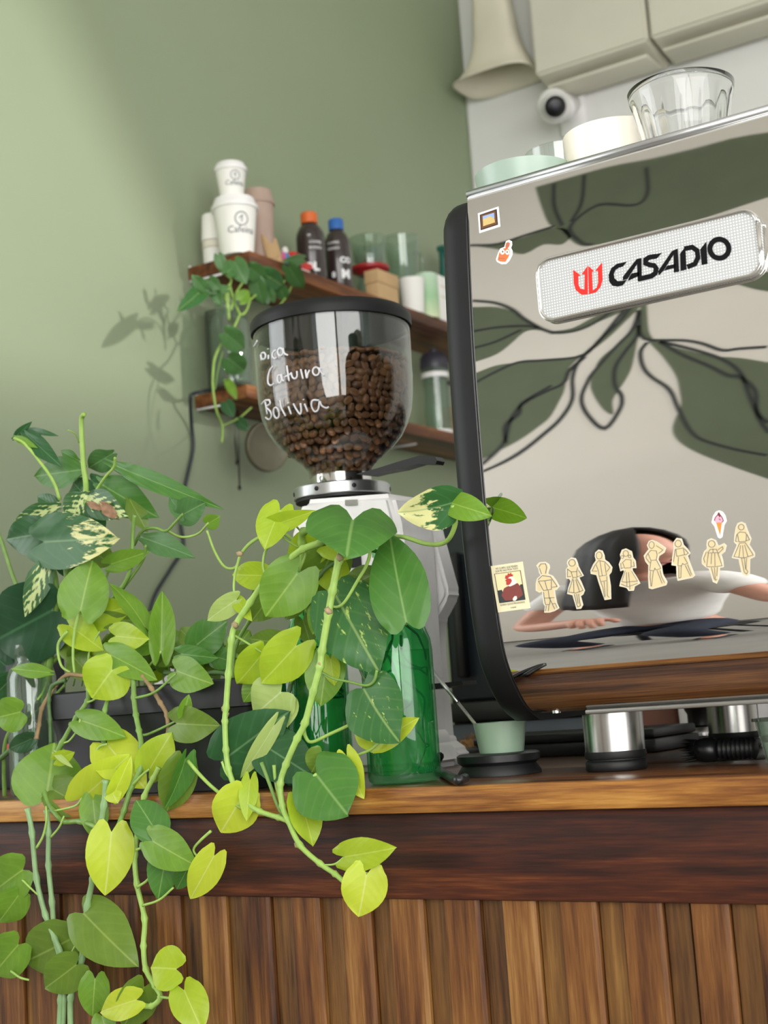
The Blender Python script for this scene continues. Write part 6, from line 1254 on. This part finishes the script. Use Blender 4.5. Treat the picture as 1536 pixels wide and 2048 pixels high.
for b, t, w_, mt_ in LD: leaf(Dp, b, t, w_, mt_, ('X', XD+rl.uniform(0, .03)), rl.uniform(-.01, .02))

# ================================================================ the person taking the picture (seen in the polished panel)
M('skin', 'c99480', .5, var=.05, vscale=40); M('hair', '0d0b0a', .6, var=.3, vscale=120); M('shirt', 'e4e2e0', .8, var=.04, vscale=20, bumpy=.1); M('jeans', '1d2434', .85, var=.1, vscale=60); M('shoe', '26262a', .6); M('eye_white', 'ece8e4', .3); M('lip', 'a8605a', .5)
PXc, PYc = -1.20, -.66
per = empty('person', (PXc, PYc, 0), 'seated person in white shirt and navy trousers holding up a phone', 'person')
def skin(name, V, E, rads, mat, root=0, sub=2):
    me = bpy.data.meshes.new(name); me.from_pydata([tuple(v) for v in V], E, []); me.update(); me.materials.append(MATS[mat])
    o = link(name, me, per); m_ = o.modifiers.new('Skin', 'SKIN'); m_.use_smooth_shade = True
    lay = me.skin_vertices[0].data if me.skin_vertices else None
    if lay is None:
        bmx = bmesh.new(); bmx.from_mesh(me); bmx.verts.layers.skin.verify(); bmx.to_mesh(me); bmx.free(); lay = me.skin_vertices[0].data
    for i, r_ in enumerate(rads): lay[i].radius = (r_, r_) if not isinstance(r_, tuple) else r_; lay[i].use_root = (i == root)
    s_ = o.modifiers.new('Sub', 'SUBSURF'); s_.levels = sub; s_.render_levels = sub
    return o
def pv(dx, dy, z): return Vector((PXc+dx, PYc+dy, z))
pel = pv(0, -.05, .50); wst = pv(.01, -.04, .64); chs = pv(.03, .04, .84); nkb = pv(.04, .08, .98); nkt = pv(.05, .10, 1.02); hd = pv(.06, .13, 1.12)
shR, shL = pv(.19, .06, .92), pv(-.14, .06, .93); elR, elL = pv(.34, .18, .74), pv(-.20, .20, .70); wrR, wrL = pv(.50, .36, .84), pv(.02, .36, .76)
# body: skin-coloured continuous figure (head, neck, torso, arms, legs)
hipR, hipL = pv(.10, -.04, .48), pv(-.10, -.04, .48); knR, knL = pv(.14, .36, .48), pv(-.14, .36, .48); anR, anL = pv(.14, .30, .09), pv(-.14, .30, .09); toR, toL = pv(.15, .46, .035), pv(-.15, .46, .035)
V = [pel, wst, chs, nkb, nkt, shR, elR, wrR, shL, elL, wrL, hipR, knR, anR, toR, hipL, knL, anL, toL]
E_ = [(0, 1), (1, 2), (2, 3), (3, 4), (2, 5), (5, 6), (6, 7), (2, 8), (8, 9), (9, 10), (0, 11), (11, 12), (12, 13), (13, 14), (0, 15), (15, 16), (16, 17), (17, 18)]
Rr = [(.085, .07), (.08, .065), (.095, .07), .05, .05, .045, .040, .027, .045, .040, .027, .06, .04, .028, .022, .06, .04, .028, .022]
body = skin('body', V, E_, Rr, 'skin')
# head with face
bm = bmesh.new(); bmesh.ops.create_uvsphere(bm, u_segments=28, v_segments=20, radius=1)
for v in bm.verts:
    x_, y_, z_ = v.co; k_ = 1-.22*max(0, -z_)-.05*max(0, z_); 
    y2 = y_*.098*k_; nose = .022*math.exp(-((x_/.16)**2+((z_+.08)/.20)**2)) if y_ > 0 else 0
    brow = .005*math.exp(-((z_-.22)/.12)**2) if y_ > 0 else 0; socket = -.006*math.exp(-(((abs(x_)-.36)/.16)**2+((z_-.05)/.12)**2)) if y_ > 0 else 0
    v.co = Vector((x_*.075*k_, y2+nose+brow+socket, z_*.115))
RX = Matrix.Rotation(radians(-6), 4, 'X'); RZ = Matrix.Rotation(radians(-70), 4, 'Z')
HM = Matrix.Translation(hd) @ RZ @ RX
bmesh.ops.transform(bm, matrix=HM, verts=bm.verts); hdo = bmobj('head', bm, 'skin', per, True)
def hp(x_, y_, z_): return HM @ Vector((x_, y_, z_))
for s_ in (-1, 1):
    for nm, mt_, rr_, dy_ in (('eye', 'eye_white', .012, .082), ('pupil', 'hair', .006, .0915)):
        bm = bmesh.new(); bmesh.ops.create_uvsphere(bm, u_segments=12, v_segments=8, radius=rr_); bmesh.ops.translate(bm, vec=hp(s_*.028, dy_, .006), verts=bm.verts); bmobj(nm, bm, mt_, hdo, True)
    bm = bmesh.new(); bmesh.ops.create_uvsphere(bm, u_segments=10, v_segments=8, radius=1)
    for v in bm.verts: v.co = hp(s_*.076+v.co.x*.008, -.005+v.co.y*.018, -.005+v.co.z*.030)
    bmobj('ear', bm, 'skin', hdo, True)
tube('mouth', spline([hp(-.022, .088, -.052), hp(0, .097, -.050), hp(.022, .088, -.052)], 4), .0045, 'lip', hdo, 8)
# long hair: cap with strands falling over the shoulders
vs = []; fs = []; na, nr = 36, 14
for i in range(nr):
    t = i/(nr-1)
    for k in range(na+1):
        a_ = radians(-222)+radians(264)*k/na            # open at the face (+Y)
        if t < .4: el = pi/2*(1-t/.4)*.98; x_, y_, z_ = .088*cos(a_)*cos(el), .112*sin(a_)*cos(el)-.006, .016+.118*sin(el)
        else:
            d_ = (t-.4)/.6; x_, y_, z_ = (.088+.035*d_)*cos(a_), (.112+.01*d_)*sin(a_)-.006-.01*d_, .016-.30*d_
        wv = .004*sin(k*1.9+t*7); vs.append(hp(x_*1.12*(1+wv*8), y_*1.12*(1+wv*8), z_*1.08))
for i in range(nr-1):
    for k in range(na): fs.append((i*(na+1)+k, i*(na+1)+k+1, (i+1)*(na+1)+k+1, (i+1)*(na+1)+k))
ho = meshobj('hair', vs, fs, 'hair', per); sm = ho.modifiers.new('Thick', 'SOLIDIFY'); sm.thickness = .012; sm.offset = 1
# clothes
skin('shirt', [pel+Vector((0, 0, .06)), wst, chs, nkb-Vector((0, 0, .03)), shR, shR.lerp(elR, .55), shL, shL.lerp(elL, .55)], [(0, 1), (1, 2), (2, 3), (2, 4), (4, 5), (2, 6), (6, 7)], [(.135, .115), (.125, .105), (.145, .115), .07, .07, .062, .07, .062], 'shirt')
skin('trousers', [pel, pel+Vector((0, 0, .08)), hipR, knR, anR+Vector((0, 0, .03)), hipL, knL, anL+Vector((0, 0, .03))], [(0, 1), (0, 2), (2, 3), (3, 4), (0, 5), (5, 6), (6, 7)], [(.135, .115), (.13, .11), .098, .072, .055, .098, .072, .055], 'jeans')
for a_, t_ in ((anR, toR), (anL, toL)): skin('shoe', [a_-Vector((0, .05, .045)), a_+Vector((0, .02, -.035)), t_+Vector((0, .0, .005))], [(0, 1), (1, 2)], [(.036, .036), (.042, .04), (.034, .030)], 'shoe')
# hands
def hand(w_, d_, up, phone):
    d_ = d_.normalized(); s_ = d_.cross(up).normalized(); n_ = s_.cross(d_)
    pm_ = w_+d_*.05
    V = [w_-d_*.02, w_+d_*.02, pm_]; E2 = [(0, 1), (1, 2)]; R2 = [.024, (.024, .02), (.032, .016)]
    for j, (o_, ln) in enumerate(((.027, .070), (.010, .080), (-.009, .074), (-.026, .058))):
        b_ = pm_+s_*o_+d_*.02; k_ = len(V)
        V += [b_, b_+d_*ln*.45-n_*ln*.12, b_+d_*ln*.72-n_*ln*.45, b_+d_*ln*.70-n_*ln*.80]; E2 += [(2, k_), (k_, k_+1), (k_+1, k_+2), (k_+2, k_+3)]; R2 += [.0105, .0098, .009, .008]
    k_ = len(V); tb_ = w_+d_*.025+s_*.026; V += [tb_, tb_+s_*.026+d_*.022-n_*.015, tb_+s_*.028+d_*.048-n_*.035]; E2 += [(1, k_), (k_, k_+1), (k_+1, k_+2)]; R2 += [.014, .0115, .0095]
    skin('hand', V, E2, R2, 'skin', 0, 2); return pm_+d_*.05-n_*.03
ph = hand(wrR, Vector((.35, .5, .75)), Vector((0, -1, .4)), True)
hand(wrL, Vector((.25, .6, .25)), Vector((0, 0, 1)), False)
fwd = Vector((-.3, .95, .05)).normalized(); sx_ = fwd.cross(Vector((0, 0, 1))).normalized(); uz = sx_.cross(fwd)
phn = empty('phone', ph, 'dark phone held up by the seated person', 'phone')
def pbox(name, c_, sx2, sy2, sz2, mat, par):
    bm = bmesh.new(); addbox(bm, (-sx2, -sy2, -sz2), (sx2, sy2, sz2), min(sx2, sy2, sz2)*.6, 2)
    for v in bm.verts: v.co = c_+sx_*v.co.x+fwd*v.co.y+uz*v.co.z
    autosmooth(bmobj(name, bm, mat, par))
ph2 = ph+Vector((0, .0, .05)); pbox('case', ph2, .037, .004, .075, 'black_plastic', phn)
pbox('lens_bump', ph2+fwd*.0055+uz*.055-sx_*.018, .014, .0014, .014, 'black_matte', phn)
# stool under the person
stl = empty('stool', (PXc, PYc-.05, 0), 'low black stool under the seated person', 'stool')
lathe('seat', [(0, .33), (.15, .33), (.165, .34), (.165, .365), (.15, .378), (0, .38)], (PXc, PYc-.07, 0), 'black_matte', stl)
for a_ in (.785, 2.356, 3.927, 5.498): tube('leg', [(PXc+.11*cos(a_), PYc-.07+.11*sin(a_), .331), (PXc+.17*cos(a_), PYc-.07+.17*sin(a_), .0)], .014, 'black_matte', stl, 10)
